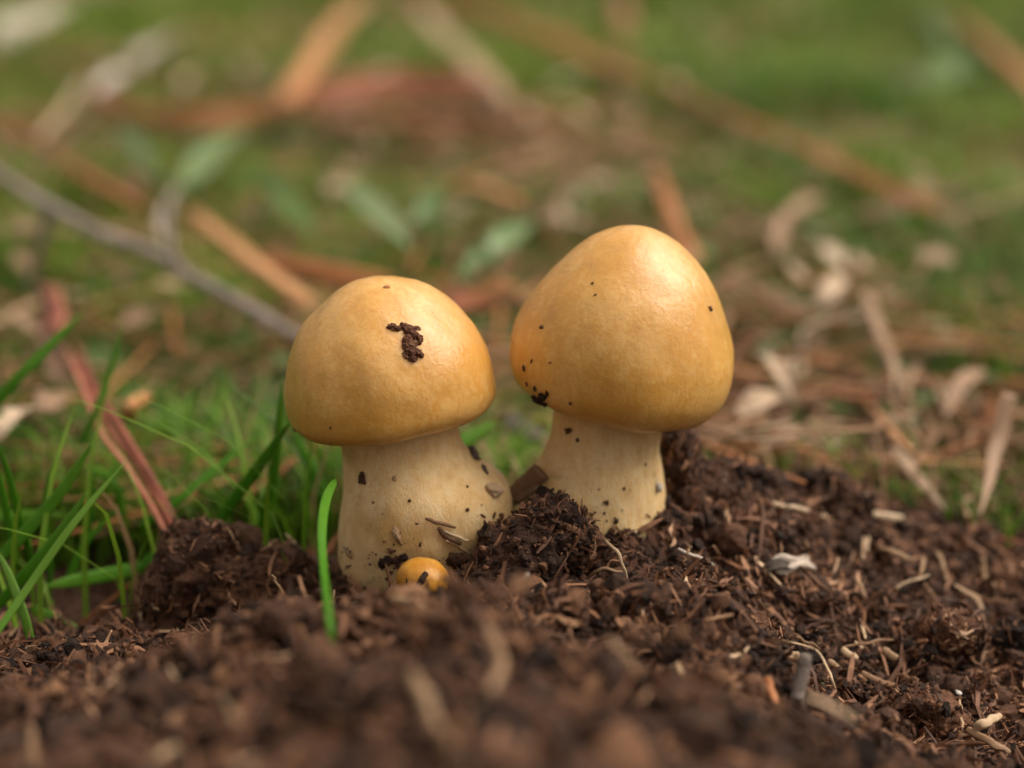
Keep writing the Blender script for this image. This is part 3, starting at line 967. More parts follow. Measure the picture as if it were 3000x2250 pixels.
o = link('soil_lumps', mesh('soil_lumps', q.reshape(-1, 3), (IF[None] + len(IV) * np.arange(n)[:, None, None]).reshape(-1, 3), M['crumb'], lt))
tag(o, 'rough lumps of humus strewn over the mound', 'soil', kind='stuff')
n = 62000
x, y = rng.uniform(-7, 7.2, n), rng.uniform(-7.6, 3.6, n)
dens = 0.14 + 0.86 * sstep(-0.2, 0.3, fbm(xy0(x, y, 0.7), 3, 88))
keep = (np.abs(x) < (y - CAM[1]) * 0.31 + 0.8) & ((y < 1.4) | (x > 0.8)) & ((x > -2.2) | (y < 0.3)) & (rng.random(n) < dens)
x, y = x[keep], y[keep]
n = len(x)
eps = 0.08
z = land(x, y)
nrm = unit(np.stack([-(land(x + eps, y) - z) / eps, -(land(x, y + eps) - z) / eps, np.ones(n)], -1))
L_ = rng.lognormal(-2.05, 0.75, n).clip(0.04, 0.95)
ga = 3.5 * fbm(xy0(x, y, 0.8), 2, 91) + rng.normal(0, .5, n)
d = np.stack([np.cos(ga), np.sin(ga), 0 * ga], -1)
d = unit(d - nrm * np.sum(d * nrm, 1)[:, None]) + nrm * rng.normal(0.12, 0.35, (n, 1))
wd = (L_ ** .7 * rng.uniform(0.018, 0.075, n)).clip(0.004, 0.032)
fv, ff = fibres(np.stack([x, y, z], -1) + nrm * (0.02 + 0.04 * rng.random((n, 1))), d, nrm, L_, wd, rng.normal(0, 0.07, n) * L_, rng)
ft = np.clip(rng.beta(1.4, 2.6, n) + 0.12 * (patch.mean() - 0.5), 0, 1)
o = link('plant_fibres', mesh('plant_fibres', fv, ff, M['fibre'], np.repeat(ft, 12), False))
tag(o, 'fine brown and tan plant fibres mixed in the humus', 'plant fibre', kind='stuff')

# ragged clumps: grains and slivers matted together
rng = np.random.default_rng(41)
K = 640
cx, cy = rng.uniform(-6.5, 7, K), rng.uniform(-7.4, 3.2, K)
keep = (np.abs(cx) < (cy - CAM[1]) * 0.31 + 0.5) & ((cy < 1.2) | (cx > 0.8)) & ((cx > -2.2) | (cy < -.8)) & (np.hypot(cx + 1.05, cy + .3) > 1.35) & (np.hypot(cx - 1.0, cy) > 1.15)
cx, cy = cx[keep], cy[keep]
K = len(cx)
cR = rng.lognormal(-2.0, .42, K).clip(.06, .30) * (1 + .7 * sstep(-2, -4, cy))
cen = np.stack([cx, cy, land(cx, cy) + cR * .15], -1)
ct_ = np.clip(.45 + rng.normal(0, .2, K), .1, .9)
gdir = unit(rng.normal(size=(K, 3)) * np.array([1, 1, .6]))
for per, what in ((64, 'grain'), (30, 'sliver')):
    idx = np.repeat(np.arange(K), per)
    u = unit(rng.normal(size=(len(idx), 3)))
    u[:, 2] = np.abs(u[:, 2]) * 1.1 - .2
    rad = cR[idx] * rng.uniform(.55, 1.1, len(idx)) * (1 + .5 * noise3(u * 1.8 + idx[:, None] * 3.3, 3))
    p = cen[idx] + u * rad[:, None] * np.array([1.25, 1.0, .85])
    if what == 'grain':
        v, f = crumbs(p, rng.lognormal(-3.45, .45, len(idx)).clip(.012, .09) * (cR[idx] / .13) ** .4, rng)
        o = link('matted_grains', mesh('matted_grains', v, f, M['crumb'], np.repeat(np.clip(ct_[idx] + rng.normal(0, .2, len(idx)), 0, 1), 12), False))
        tag(o, 'dark grains matted into ragged humus clumps', 'soil', kind='stuff')
    else:
        d = unit(gdir[idx] + rng.normal(0, .55, (len(idx), 3)))
        d = unit(d - u * (np.sum(d * u, 1) * .7)[:, None])
        L_ = rng.lognormal(-1.8, .5, len(idx)).clip(.06, .6)
        v, f = fibres(p + u * .015, d, u, L_, (L_ * rng.uniform(.03, .14, len(idx))).clip(.006, .035), rng.normal(0, .04, len(idx)) * L_, rng)
        o = link('matted_fibres', mesh('matted_fibres', v, f, M['fibre'], np.repeat(np.clip(rng.beta(1.5, 2.4, len(idx)) + .25 * (ct_[idx] - .45), 0, 1), 12), False))
        tag(o, 'brown slivers matted into ragged humus clumps', 'plant fibre', kind='stuff')
# fine dirt clinging to the feet of the stems
rng = np.random.default_rng(77)
pp, nn = [], []
while len(pp) < 620:
    left = rng.random() < .6
    px_, py_ = (rng.uniform(735, 1095), 1290 - abs(rng.normal(0, 75))) if left else (rng.uniform(1120, 1435), 1190 - abs(rng.normal(0, 50)))
    r = on_body(px_, py_)
    if r is None or (left and r[0][1] < -1.17) or noise3(r[0] * 3.3, 7) < -.1:
        pp.append(None)
        continue
    pp.append(r[0])
    nn.append(r[1])
pp = np.array([p for p in pp if p is not None])
sz = rng.lognormal(-4.5, .55, len(pp)).clip(.004, .035)
cv, cf = crumbs(pp + np.array(nn) * (sz * .3)[:, None], sz, rng)
o = link('clinging_dirt', mesh('clinging_dirt', cv, cf, M['crumb'], np.repeat(rng.uniform(.2, .95, len(pp)), 12), False))
tag(o, 'fine brown dirt clinging to the feet of the stems', 'dirt', kind='stuff')

# ------------------------------------------------------------------ straws, chips and flakes one can pick out on the soil
def taper(t):
    return min(1, 0.72 + 3 * t, 0.6 + 2 * (1 - t))


STRAWS = [  # points px (x, y, lift cm), width px, flat, material, tint, name, label
    ([(1668, 1086, .08), (1730, 1101, .1), (1790, 1117, .06)], 13, .5, 'straw', .85, 'straw', 'long pale straw lying just below the crest left of the round clod'),
    ([(1886, 1112, .05), (1952, 1118, .05)], 19, .5, 'straw', .85, 'straw', 'short thick pale straw on the crest right of the round clod'),
    ([(1894, 1180, .1), (1935, 1195, .12), (1972, 1211, .08)], 12, .5, 'straw', .6, 'straw', 'tan straw slanting below the crest on the right slope'),
    ([(1866, 1160, .16), (1863, 1211, .05)], 10, .5, 'straw', .6, 'straw', 'upright tan straw left of the slanting tan straw'),
    ([(1876, 1150, .2), (1872, 1190, .1)], 7, .5, 'straw', .8, 'straw', 'thin pale upright straw beside the tan upright straw'),
    ([(2026, 1193, .2), (2046, 1255, .06)], 12, .5, 'straw', .62, 'straw', 'leaning tan straw high on the far right slope'),
    ([(1743, 1233, .1), (1785, 1275, .1), (1819, 1313, .06)], 9, .6, 'straw', .32, 'pine_needle', 'reddish brown needle running down from the white flake'),
    ([(1934, 1270, .08), (1970, 1254, .12), (2006, 1242, .08)], 7, .5, 'straw', .8, 'straw', 'thin pale straw lying level in the middle of the right slope'),
    ([(1997, 1260, .12), (2023, 1306, .05)], 11, .5, 'straw', .45, 'straw', 'brown straw leaning under the level pale straw'),
    ([(2077, 1282, .1), (2100, 1305, .12), (2126, 1340, .05)], 12, .5, 'straw', .35, 'straw', 'bent reddish straw on the outer right slope'),
    ([(1690, 1382, .1), (1757, 1406, .2), (1792, 1455, .2), (1804, 1490, .12)], 8, .5, 'straw', .78, 'straw', 'pale straw bent in an arch over the grey rod'),
    ([(1690, 1371, .1), (1735, 1383, .2), (1770, 1405, .2)], 9, .4, 'straw', .5, 'straw', 'brown strip above the arched straw'),
    ([(1757, 1442, .08), (1768, 1465, .08), (1778, 1482, .08)], 14, .3, 'leaf', .55, 'grass_sliver', 'dull green sliver beside the grey rod'),
    ([(2055, 1468, .1), (2064, 1484, .1), (2077, 1500, .08)], 13, .4, 'pale', .9, 'wood_chip', 'small bright white chip on the lower right slope'),
    ([(2104, 1572, .15), (2130, 1560, .2), (2162, 1543, .22)], 26, .5, 'straw', .78, 'straw', 'thick cut tan straw pointing up right in the corner'),
    ([(2088, 1574, .12), (2135, 1598, .12), (2182, 1626, .1)], 21, .3, 'straw', .45, 'straw', 'flat brown strip under the thick cut straw'),
    ([(2074, 1510, .2), (2077, 1572, .08)], 8, .5, 'straw', .62, 'straw', 'thin upright straw left of the thick cut straw'),
    ([(1979, 1393, .1), (1997, 1428, .06)], 8, .5, 'straw', .62, 'straw', 'short straw leaning left of the bristly clod'),
    ([(1822, 1398, .06), (1880, 1385, .14), (1945, 1380, .06)], 7, .5, 'straw', .5, 'straw', 'thin bowed straw across the middle of the right slope'),
    ([(1290, 1156, .15), (1327, 1188, .25), (1345, 1222, .2), (1357, 1251, .05)], 9, .6, 'straw', .78, 'rootlet', 'pale bent rootlet in front of the right stem'),
    ([(1268, 1250, .08), (1300, 1228, .12), (1345, 1235, .1)], 9, .5, 'straw', .5, 'straw', 'brown straw lying at the foot of the bent rootlet'),
    ([(1465, 1185, .1), (1500, 1200, .12), (1545, 1222, .06)], 8, .5, 'pale', .55, 'straw', 'silvery straw lying right of the right stem'),
    ([(1493, 1180, .2), (1478, 1215, .06)], 8, .5, 'straw', .55, 'straw', 'short tan straw standing right of the right stem'),
    ([(1540, 1180, .15), (1556, 1202, .06)], 8, .5, 'straw', .5, 'straw', 'short brown straw right of the silvery straw'),
    ([(1600, 1235, .1), (1632, 1290, .1), (1660, 1335, .05)], 11, .3, 'straw', .25, 'straw', 'dark brown strip hanging down left of the white flake'),
    ([(1905, 1405, .1), (1940, 1422, .12)], 18, .5, 'straw', .55, 'wood_chip', 'stubby tan chip right of the bowed straw'),
    ([(1790, 1425, .1), (1824, 1455, .06)], 14, .4, 'straw', .6, 'wood_chip', 'olive tan chip right of the arched straw'),
    ([(1860, 1452, .1), (1900, 1475, .1), (1935, 1478, .08)], 15, .5, 'straw', .4, 'wood_chip', 'split brown chip in the middle of the lower right slope'),
    ([(1930, 1455, .1), (1985, 1470, .1)], 11, .4, 'straw', .35, 'straw', 'brown straw below the stubby chip'),
    ([(842, 1293, .12), (920, 1318, .2), (998, 1358, .1)], 27, .6, 'straw', .55, 'twig', 'blurred tan stick lying on the near hump below the orange button'),
    ([(1052, 1345, .3), (1082, 1420, .35), (1062, 1480, .25), (1033, 1526, .1)], 26, .5, 'straw', .5, 'straw', 'blurred curled straw bending down the near hump'),
    ([(884, 1455, .3), (930, 1540, .3), (1015, 1670, .25)], 38, .5, 'straw', .55, 'twig', 'thick blurred tan stick at the bottom edge'),
    ([(1080, 1529, .2), (1098, 1590, .2), (1120, 1670, .2)], 30, .5, 'straw', .4, 'straw', 'blurred brown straw right of the thick bottom stick'),
    ([(1313, 1378, .25), (1365, 1435, .3), (1413, 1508, .15)], 17, .5, 'straw', .6, 'straw', 'blurred greyish straw slanting across the dark hollow'),
    ([(1467, 1432, .25), (1476, 1470, .25), (1488, 1512, .1)], 17, .5, 'straw', .6, 'straw', 'blurred upright straw right of the dark hollow'),
    ([(455, 1441, .1), (480, 1425, .15), (511, 1404, .12)], 16, .5, 'straw', .65, 'straw', 'tan straw pointing up right below the big left clod'),
    ([(477, 1490, .15), (500, 1540, .15), (524, 1600, .1)], 22, .4, 'straw', .62, 'straw', 'broken tan splint slanting down on the left slope'),
    ([(196, 1438, .25), (189, 1542, .1)], 20, .4, 'straw', .25, 'straw', 'upright dark brown splint on the left shoulder'),
    ([(317, 1652, .15), (350, 1632, .18), (386, 1616, .15)], 22, .5, 'straw', .7, 'straw', 'pale splint at the bottom edge left of the middle'),
    ([(60, 1570, .2), (75, 1650, .15)], 28, .4, 'straw', .45, 'straw', 'blurred upright splint in the bottom left corner'),
    ([(425, 1225, .03), (466, 1240, .03)], 6, .6, 'pale', .6, 'straw', 'tiny pale splinter on the face of the big left clod'),
    ([(586, 1240, .1), (612, 1285, .05)], 6, .6, 'straw', .65, 'straw', 'thin tan splinter on the right lobe of the big left clod'),
    ([(494, 1308, .08), (530, 1285, .1)], 9, .5, 'straw', .8, 'straw', 'pale splinter low on the big left clod'),
    ([(1115, 1275, .2), (1140, 1240, .25), (1128, 1255, .2)], 12, .5, 'pale', .4, 'straw', 'pale splinter under the dark slanted clod'),
    ([(1240, 1395, .2), (1230, 1340, .3)], 12, .5, 'straw', .3, 'straw', 'blurred dark splint standing on the near hump'),
    ([(1660, 1462, .15), (1668, 1490, .15), (1680, 1520, .1)], 20, .4, 'orange', .4, 'wood_chip', 'orange brown chip left of the grey rod'),
    ([(1700, 1425, .1), (1726, 1414, .12)], 20, .6, 'straw', .72, 'wood_chip', 'round beige chip above left of the grey rod'),
    ([(1816, 1402, .1), (1850, 1424, .1)], 18, .6, 'straw', .75, 'wood_chip', 'bright stubby straw end below the bowed straw'),
    ([(1860, 1350, .12), (1868, 1380, .06)], 9, .5, 'straw', .75, 'straw', 'short pale splint above the bowed straw'),
    ([(1850, 1255, .1), (1868, 1290, .1)], 10, .4, 'straw', .6, 'straw', 'tan splint in the middle below the upright straws'),
    ([(1810, 1205, .15), (1798, 1240, .06)], 8, .5, 'straw', .55, 'straw', 'short splint right of the white flake'),
    ([(2120, 1205, .2), (2126, 1250, .08)], 16, .3, 'straw', .6, 'straw', 'broad tan splint near the outer end of the crest'),
    ([(1995, 1205, .2), (1988, 1245, .1)], 14, .3, 'straw', .45, 'straw', 'brown strip standing left of the leaning tan straw'),
    ([(2170, 1300, .15), (2200, 1330, .1)], 14, .4, 'straw', .4, 'straw', 'brown splint at the outer edge of the right slope'),
]
NAMECAT = {'straw': 'straw', 'twig': 'twig', 'pine_needle': 'pine needle', 'rootlet': 'rootlet', 'wood_chip': 'chip', 'grass_sliver': 'grass'}
for s, (pts, wpx, flat, mk, ti, nm, lab) in enumerate(STRAWS):
    q = [hit(p[0], p[1], p[2] + .07) for p in pts]
    ln = sum(np.linalg.norm(np.array(q[i + 1]) - q[i]) for i in range(len(q) - 1))
    if ln > 0.03 * cm(2212, q[0]) + 3 * np.hypot(pts[0][0] - pts[-1][0], pts[0][1] - pts[-1][1]) * cm(1, q[0]):
        ym = float(np.median([v[1] for v in q]))      # an end looked past the crest: keep the piece at one depth
        q = [P(p[0], p[1], ym) for p in pts]
    o = solid(nm, tube(q, cm(wpx, q[0]) * (.95 if nm == 'wood_chip' else .8), flat, 18, 6, prof=taper, wob=0.018, rough=.12 if nm == 'wood_chip' else .2, groove=.5, seed=s, twist=0.5 * math.sin(s)), M[mk], np.clip(ti, 0, 1))
    tag(o, lab, NAMECAT[nm], 'pieces of plant litter on the soil')

q = hit(1733, 1475, .22)
o = solid('twig', tube([P(1741, 1412, q[1] + .05), P(1733, 1455, q[1]), P(1720, 1512, q[1] - .1)], cm(31, q), .9, 18, 12, rough=.15, seed=4, prof=lambda t: min(1, .7 + 3 * t)), M['grey'], .62)
tag(o, 'short grey rod of rotten twig under the arched straw', 'twig')
q = [hit(1672, 1222, .12), hit(1712, 1217, .16), hit(1750, 1214, .12)]
o = solid('bark_flake', leaf(q, cm(46, q[0]), [0.1, -.75, .65], fold=.1, thick=.03, wave=.12, prof=lambda t: .75 + .25 * math.sin(7 * t), seed=3), M['pale'], .5)
tag(o, 'white papery flake lying on the right slope', 'flake')
q = [hit(1645, 1238, .1), hit(1680, 1222, .16), hit(1725, 1230, .1)]
o = solid('bark_flake', leaf(q, cm(26, q[0]), [0, -.5, .85], fold=.2, thick=.03, wave=.15, prof=lambda t: .5 + .5 * math.sin(math.pi * t), seed=5, curl=.5), M['grey'], .2)
tag(o, 'dark curled flake under the white papery flake', 'flake')
q = [P(1103, 1078, 0.02), P(1135, 1050, 0.0), P(1168, 1018, -0.05)]
o = solid('wood_chip', tube(q, cm(44, q[0]), .55, 18, 12, prof=lambda t: min(1, .8 + t), rough=.28, seed=8, groove=.5), M['straw'], .3)
tag(o, 'brown splintered chip wedged between the two stems', 'chip')
q = [P(1112, 1085, -0.1), P(1140, 1066, -0.1), P(1166, 1050, -0.1)]
o = solid('wood_chip', tube(q, cm(18, q[0]), .55, 14, 8, prof=taper, rough=.3, seed=9), M['straw'], .18)
tag(o, 'narrow dark splinter below the brown chip between the stems', 'chip')
q = [P(1095, 1098, -0.05), P(1108, 1085, -0.05)]
o = solid('moss_shoot', tube(q, cm(16, q[0]), .6, 10, 8, prof=lambda t: math.sin(math.pi * (0.15 + .8 * t)), rough=.3), M['leaf'], .75)
tag(o, 'tiny yellow green moss shoot where the stems touch', 'moss')


# ------------------------------------------------------------------ grass blades one can pick out on the left
def bladeprof(t):
    return min(1.0, 0.75 + t) * max(0.06, (1 - t ** 5)) if t < .995 else 0.05


BLADES = [  # points base -> tip: (px, py, Y), width px, tint, label
    ([(-30, 1400, -.9), (60, 1270, -.6), (160, 1130, -.4), (271, 997, -.2)], 15, .8, 'long pale green blade with a purple tip rising to the right, lower left'),
    ([(-30, 1335, -.3), (60, 1235, -.3), (130, 1150, -.3), (189, 1061, -.3)], 20, .45, 'dark blade just behind the long pale blade, lower left'),
    ([(-20, 1225, .2), (60, 1145, .2), (130, 1065, .2), (202, 952, .2)], 24, .5, 'broad green blade ending in a dark point, highest of the left fan'),
    ([(70, 1215, .3), (46, 1138, .3), (22, 1040, .3), (-8, 945, .3)], 17, .35, 'dark blade leaning left out of the frame edge'),
    ([(36, 1230, .4), (18, 1130, .4), (4, 1060, .4), (-12, 990, .4)], 15, .3, 'dark blade hugging the left frame edge'),
    ([(-20, 1118, 1.6), (80, 1114, 1.6), (172, 1120, 1.5)], 17, .65, 'pale level blade crossing behind the left fan'),
    ([(74, 1415, -.7), (52, 1330, -.6), (22, 1250, -.4), (-8, 1185, -.2)], 18, .75, 'pale shiny blade bending down into the left shoulder soil'),
    ([(345, 1218, 1.2), (240, 1240, 1.0), (160, 1255, .8), (95, 1268, .6)], 25, .5, 'wide level blade left of the big soil clod'),
    ([(215, 1100, 2.6), (240, 1030, 2.6), (290, 930, 2.8)], 20, .6, 'blurred upright blade in front of the red bark strip'),
    ([(266, 1125, 1.8), (255, 1060, 1.8), (225, 1025, 1.8), (178, 1006, 1.6)], 16, .55, 'arched blade bowing left over the red bark strip'),
    ([(300, 1140, 1.8), (380, 1085, 1.8), (470, 1010, 2.0), (570, 930, 2.2)], 18, .4, 'long thin blurred blade slanting up to the left cap'),
    ([(462, 1140, .9), (520, 1060, .8), (575, 985, .7), (628, 908, .6)], 21, .42, 'sharp dark blade rising behind the big soil clod to the left cap rim'),
    ([(553, 1190, 1.1), (578, 1090, 1.1), (597, 980, 1.1), (609, 815, 1.1)], 21, .42, 'tall upright blade against the left side of the left cap'),
    ([(500, 1150, 2.0), (480, 1105, 2.0), (455, 1070, 2.0), (422, 1058, 2.0)], 14, .85, 'short pale curled blade behind the big soil clod'),
    ([(706, 1180, 1.9), (700, 1090, 1.9), (672, 1010, 2.0), (632, 930, 2.1)], 22, .3, 'blurred dark blade behind the left stem'),
    ([(724, 1450, None), (712, 1340, None), (699, 1230, -2.6), (695, 1150, -2.0), (704, 1080, -1.4), (726, 1033, -1.0)], 23, .42, 'lone bright blade with rounded tip standing before the left stem'),
    ([(-40, 905, 2.2), (40, 815, 2.2), (110, 745, 2.3), (183, 672, 2.4)], 19, .5, 'blade rising right at the left frame edge above the wood chip'),
    ([(178, 960, 2.4), (205, 895, 2.4), (232, 820, 2.5), (265, 702, 2.6)], 14, .5, 'thin upright blurred blade above the red bark strip'),
    ([(985, 962, 1.6), (1025, 940, 1.7), (1070, 912, 1.8)], 26, .6, 'short blade showing between the two caps'),
    ([(66, 1312, .3), (120, 1335, .3), (182, 1365, .2)], 15, .55, 'short low blade drooping right in the lower left gap'),
    ([(-20, 770, 3.2), (3, 740, 3.2)], 14, .5, 'stub of a blade at the left frame edge'),
    ([(100, 1330, .9), (108, 1230, .9), (96, 1100, 1.0), (110, 1000, 1.0)], 13, .3, 'thin dark upright blade within the left fan'),
    ([(240, 1330, 1.1), (300, 1230, 1.1), (380, 1150, 1.2)], 14, .3, 'dim slanted blade left of the big soil clod, under the wide level blade'),
    ([(590, 1180, 2.4), (582, 1100, 2.4), (560, 1040, 2.5)], 18, .75, 'pale blurred blade between clod and left stem'),
    ([(660, 1190, 2.3), (668, 1120, 2.3), (640, 1050, 2.3)], 14, .45, 'thin blade behind the right lobe of the big clod'),
    ([(190, 1170, 1.5), (200, 1080, 1.5), (204, 1000, 1.5)], 14, .4, 'straight thin blade between the left fan and the red bark strip'),
    ([(140, 1270, .9), (180, 1180, 1.0), (250, 1100, 1.1)], 13, .4, 'dim blade at the right of the left fan'),
]
LONE = hit(723, 1440, .02)[1]
for s, (pts, wpx, ti, lab) in enumerate(BLADES):
    ti += .12
    wpx *= 1.25 if pts[0][2] is not None else 1
    q = [P(a, b_, LONE if c is None else c) for a, b_, c in pts]
    V, F = tube(q, cm(wpx, q[len(q) // 2]), 0.28, 26, 8, prof=(lambda t: (.42 + .58 * min(1, 1.3 * t)) * (1 - t ** 14) ** .5 + .02) if pts[0][2] is None else bladeprof, groove=.9, seed=s, twist=.4 * math.sin(s * 2.1), N=unit([.35 * math.sin(s * 1.7), -.9, .35]))
    n_ = 26
    tt = np.concatenate([np.repeat(np.linspace(-.12, .14, n_), 8), [-.12, .14]]) + ti
    tag(solid('grass_shoot', (V, F), M['blade'], np.clip(tt, 0, 1)), lab, 'grass blade', 'single grass blades around the left clod')


# ------------------------------------------------------------------ litter and leaves lying behind
def gp(px, py, h=0.3):
    """point h above the grass floor under a pixel"""
    r = ray(px, py)
    t = (h - CAM[2]) / r[2]
    return CAM + r * t


BGN = unit([0, -.72, .7])
LITTER = [  # points (px, py, height), width px, flat, material, tint, name, label
    ([(160, 745, .9), (232, 900, .8), (322, 1042, .4), (440, 1270, -.3)], 60, .16, 'bark', .42, 'bark_strip', 'broad red bark strip slanting down to the big left clod'),
    ([(95, 610, 1.0), (118, 670, .8), (110, 730, .6)], 46, .2, 'bark', .45, 'bark_strip', 'short red bark scrap at the left above the grass blades'),
    ([(-20, 700, .8), (45, 668, .9), (98, 645, .9)], 22, .5, 'straw', .55, 'twig', 'short tan stick end at the left frame edge'),
    ([(262, 905, .5), (285, 870, .7), (318, 850, .6)], 44, .2, 'orange', .4, 'bark_strip', 'small orange scrap right of the broad red strip'),
    ([(-30, 245, .6), (98, 318, .6), (215, 395, .6), (330, 450, .5)], 42, .4, 'orange', .35, 'reed', 'mottled red brown stalk entering from the left, upper part'),
    ([(405, 455, .9), (500, 530, .8), (600, 605, .7), (690, 668, .6)], 40, .4, 'orange', .95, 'reed', 'tan stalk running down to the left cap above the grey twig'),
    ([(40, 392, 1.6), (98, 334, 1.8), (180, 255, 2.0), (280, 165, 2.2)], 12, .8, 'straw', .15, 'stalk', 'thin dark stalk slanting up right, upper left'),
    ([(85, 300, .9), (140, 230, 1.2), (180, 165, 1.4)], 20, .5, 'straw', .8, 'straw', 'pale tan straw beside the thin dark stalk'),
    ([(186, 205, .5), (280, 246, .6), (440, 262, .7), (600, 232, .7), (720, 215, .6)], 62, .18, 'orange', .3, 'bark_strip', 'orange bark strip lying level in the upper left'),
    ([(600, 240, 1.0), (660, 145, 1.6), (720, 60, 2.0), (800, -20, 2.4)], 52, .25, 'orange', .9, 'bark_strip', 'pink tan strip rising steeply to the top edge'),
    ([(640, 215, .6), (800, 188, .7), (950, 186, .7), (1090, 205, .5)], 75, .18, 'bark', .5, 'bark_strip', 'dull red bark strip lying level in the upper middle'),
    ([(700, 268, .3), (790, 262, .3), (1300, 268, .3)], 26, .3, 'bark', .25, 'stalk', 'thin reddish stalk below the dull red strip'),
    ([(900, -25, .8), (1060, 40, .8), (1250, 115, .7), (1470, 205, .6)], 52, .3, 'orange', .62, 'reed', 'long tan stalk from the top edge slanting down to the right'),
    ([(1440, 185, .6), (1660, 285, .6), (1880, 385, .6), (2050, 465, .5)], 50, .3, 'orange', .42, 'reed', 'continuing brown stalk slanting down to the right edge litter'),
    ([(905, 10, .9), (1000, 110, .8), (1095, 215, .6)], 46, .3, 'straw', .75, 'straw', 'greyish straw crossing the dull red strip'),
    ([(1405, 350, 1.0), (1450, 450, .9), (1525, 610, .8)], 40, .35, 'orange', .5, 'reed', 'orange stalk passing behind the top of the right cap'),
    ([(1000, 392, .5), (1070, 420, .5), (1140, 445, .5)], 40, .25, 'orange', .45, 'bark_strip', 'short orange scrap between the two caps in the distance'),
    ([(1330, -20, .6), (1345, 60, .6), (1365, 150, .5)], 46, .3, 'bark', .85, 'bark_strip', 'upright pink brown strip at the top edge'),
    ([(2060, 30, .5), (2140, 100, .5), (2240, 200, .5)], 60, .3, 'orange', .6, 'reed', 'brown stalk in the upper right corner'),
    ([(560, 560, .5), (700, 590, .5), (860, 615, .4)], 46, .3, 'orange', .3, 'reed', 'dim brown stalk behind the top of the left cap'),
    ([(960, 655, .9), (1060, 655, .8)], 40, .7, 'bark', .55, 'twig', 'red ended stick showing between the two caps'),
    ([(1060, 660, .5), (1150, 668, .5)], 30, .6, 'grey', .15, 'twig', 'dark twig behind the red ended stick'),
    ([(1560, 590, .9), (1650, 640, .8), (1760, 690, .7)], 46, .4, 'straw', .42, 'twig', 'brown stick right of the right cap'),
    ([(1868, 630, 1.2), (1915, 750, 1.0), (1970, 860, .6)], 50, .2, 'dryleaf', .5, 'grass_straw', 'tan dead blade bending down in the right litter'),
    ([(2180, 850, 1.6), (2150, 980, 1.0), (2115, 1115, .6)], 62, .2, 'dryleaf', .5, 'grass_straw', 'broad pale dead blade standing at the right edge'),
    ([(1930, 970, .8), (1990, 1040, .7), (2050, 1110, .4)], 50, .2, 'dryleaf', .65, 'grass_straw', 'tan dead blade behind the crest of the soil'),
    ([(1650, 960, .7), (1740, 930, .7), (1820, 960, .5)], 46, .2, 'dryleaf', .55, 'grass_straw', 'pale dead blade lying behind the crest'),
    ([(1760, 1010, .6), (1850, 1040, .5), (1930, 1085, .4)], 55, .2, 'dryleaf', .45, 'grass_straw', 'brown dead blade close behind the crest'),
    ([(1960, 800, .6), (2060, 850, .6), (2150, 880, .5)], 50, .2, 'dryleaf', .4, 'grass_straw', 'brown dead blade lying level at the right'),
    ([(2010, 720, .6), (2110, 740, .6), (2240, 770, .5)], 42, .2, 'dryleaf', .5, 'grass_straw', 'tan dead blade at the right edge of the litter'),
    ([(1090, 900, 1.0), (1130, 925, .9), (1180, 950, .7)], 50, .5, 'grey', .3, 'twig', 'dark grey twig low between the two stems'),
    ([(1180, 480, .7), (1230, 400, .8), (1270, 340, .9)], 26, .3, 'dryleaf', .5, 'grass_straw', 'faint tan straw left of the right cap top'),
    ([(1330, 300, .6), (1420, 340, .6), (1480, 350, .5)], 48, .25, 'dryleaf', .5, 'grass_straw', 'blurred pinkish scrap above the right cap'),
    ([(520, 440, .8), (560, 520, .6), (640, 560, .5)], 26, .3, 'dryleaf', .45, 'grass_straw', 'dull straw under the broad grey green leaf'),
]
LCAT = {'bark_strip': 'bark strip', 'twig': 'twig', 'reed': 'stalk', 'stalk': 'stalk', 'straw': 'straw', 'grass_straw': 'dead grass'}
def strands(q, width, flat, n, seed):
    r_ = np.random.default_rng(900 + seed)
    q = np.array(q)
    W = unit(np.cross(q[-1] - q[0], BGN))
    VV, F4, F3, TT, n0 = [], [], [], [], 0
    for j in range(n):
        off = ((j + .5) / n - .5) * width * .85
        a, b_ = off * r_.uniform(.5, 1.35), off * r_.uniform(.5, 1.35)
        u = np.linspace(0, 1, len(q))[:, None]
        p = q + W * (a * (1 - u) + b_ * u) + BGN * r_.normal(0, width * .12)
        p[0] += (p[1] - p[0]) * r_.uniform(-.1, .25)
        p[-1] += (p[-2] - p[-1]) * r_.uniform(-.1, .25)
        V, F = tube(p, width * r_.uniform(1.0, 1.7) / n, max(flat, .35), 24, 6, prof=lambda t: min(1, .5 + 4 * t, .25 + 4 * (1 - t)), wob=.006 * float(np.linalg.norm(q[-1] - q[0])), rough=.1, seed=seed + 10 * j, N=BGN)
        VV.append(V)
        F4.append(F[0] + n0)
        F3.append(F[1] + n0)
        TT.append(np.full(len(V), r_.normal(0, .22)))
        n0 += len(V)
    return (np.vstack(VV), [np.vstack(F4), np.vstack(F3)]), np.concatenate(TT)


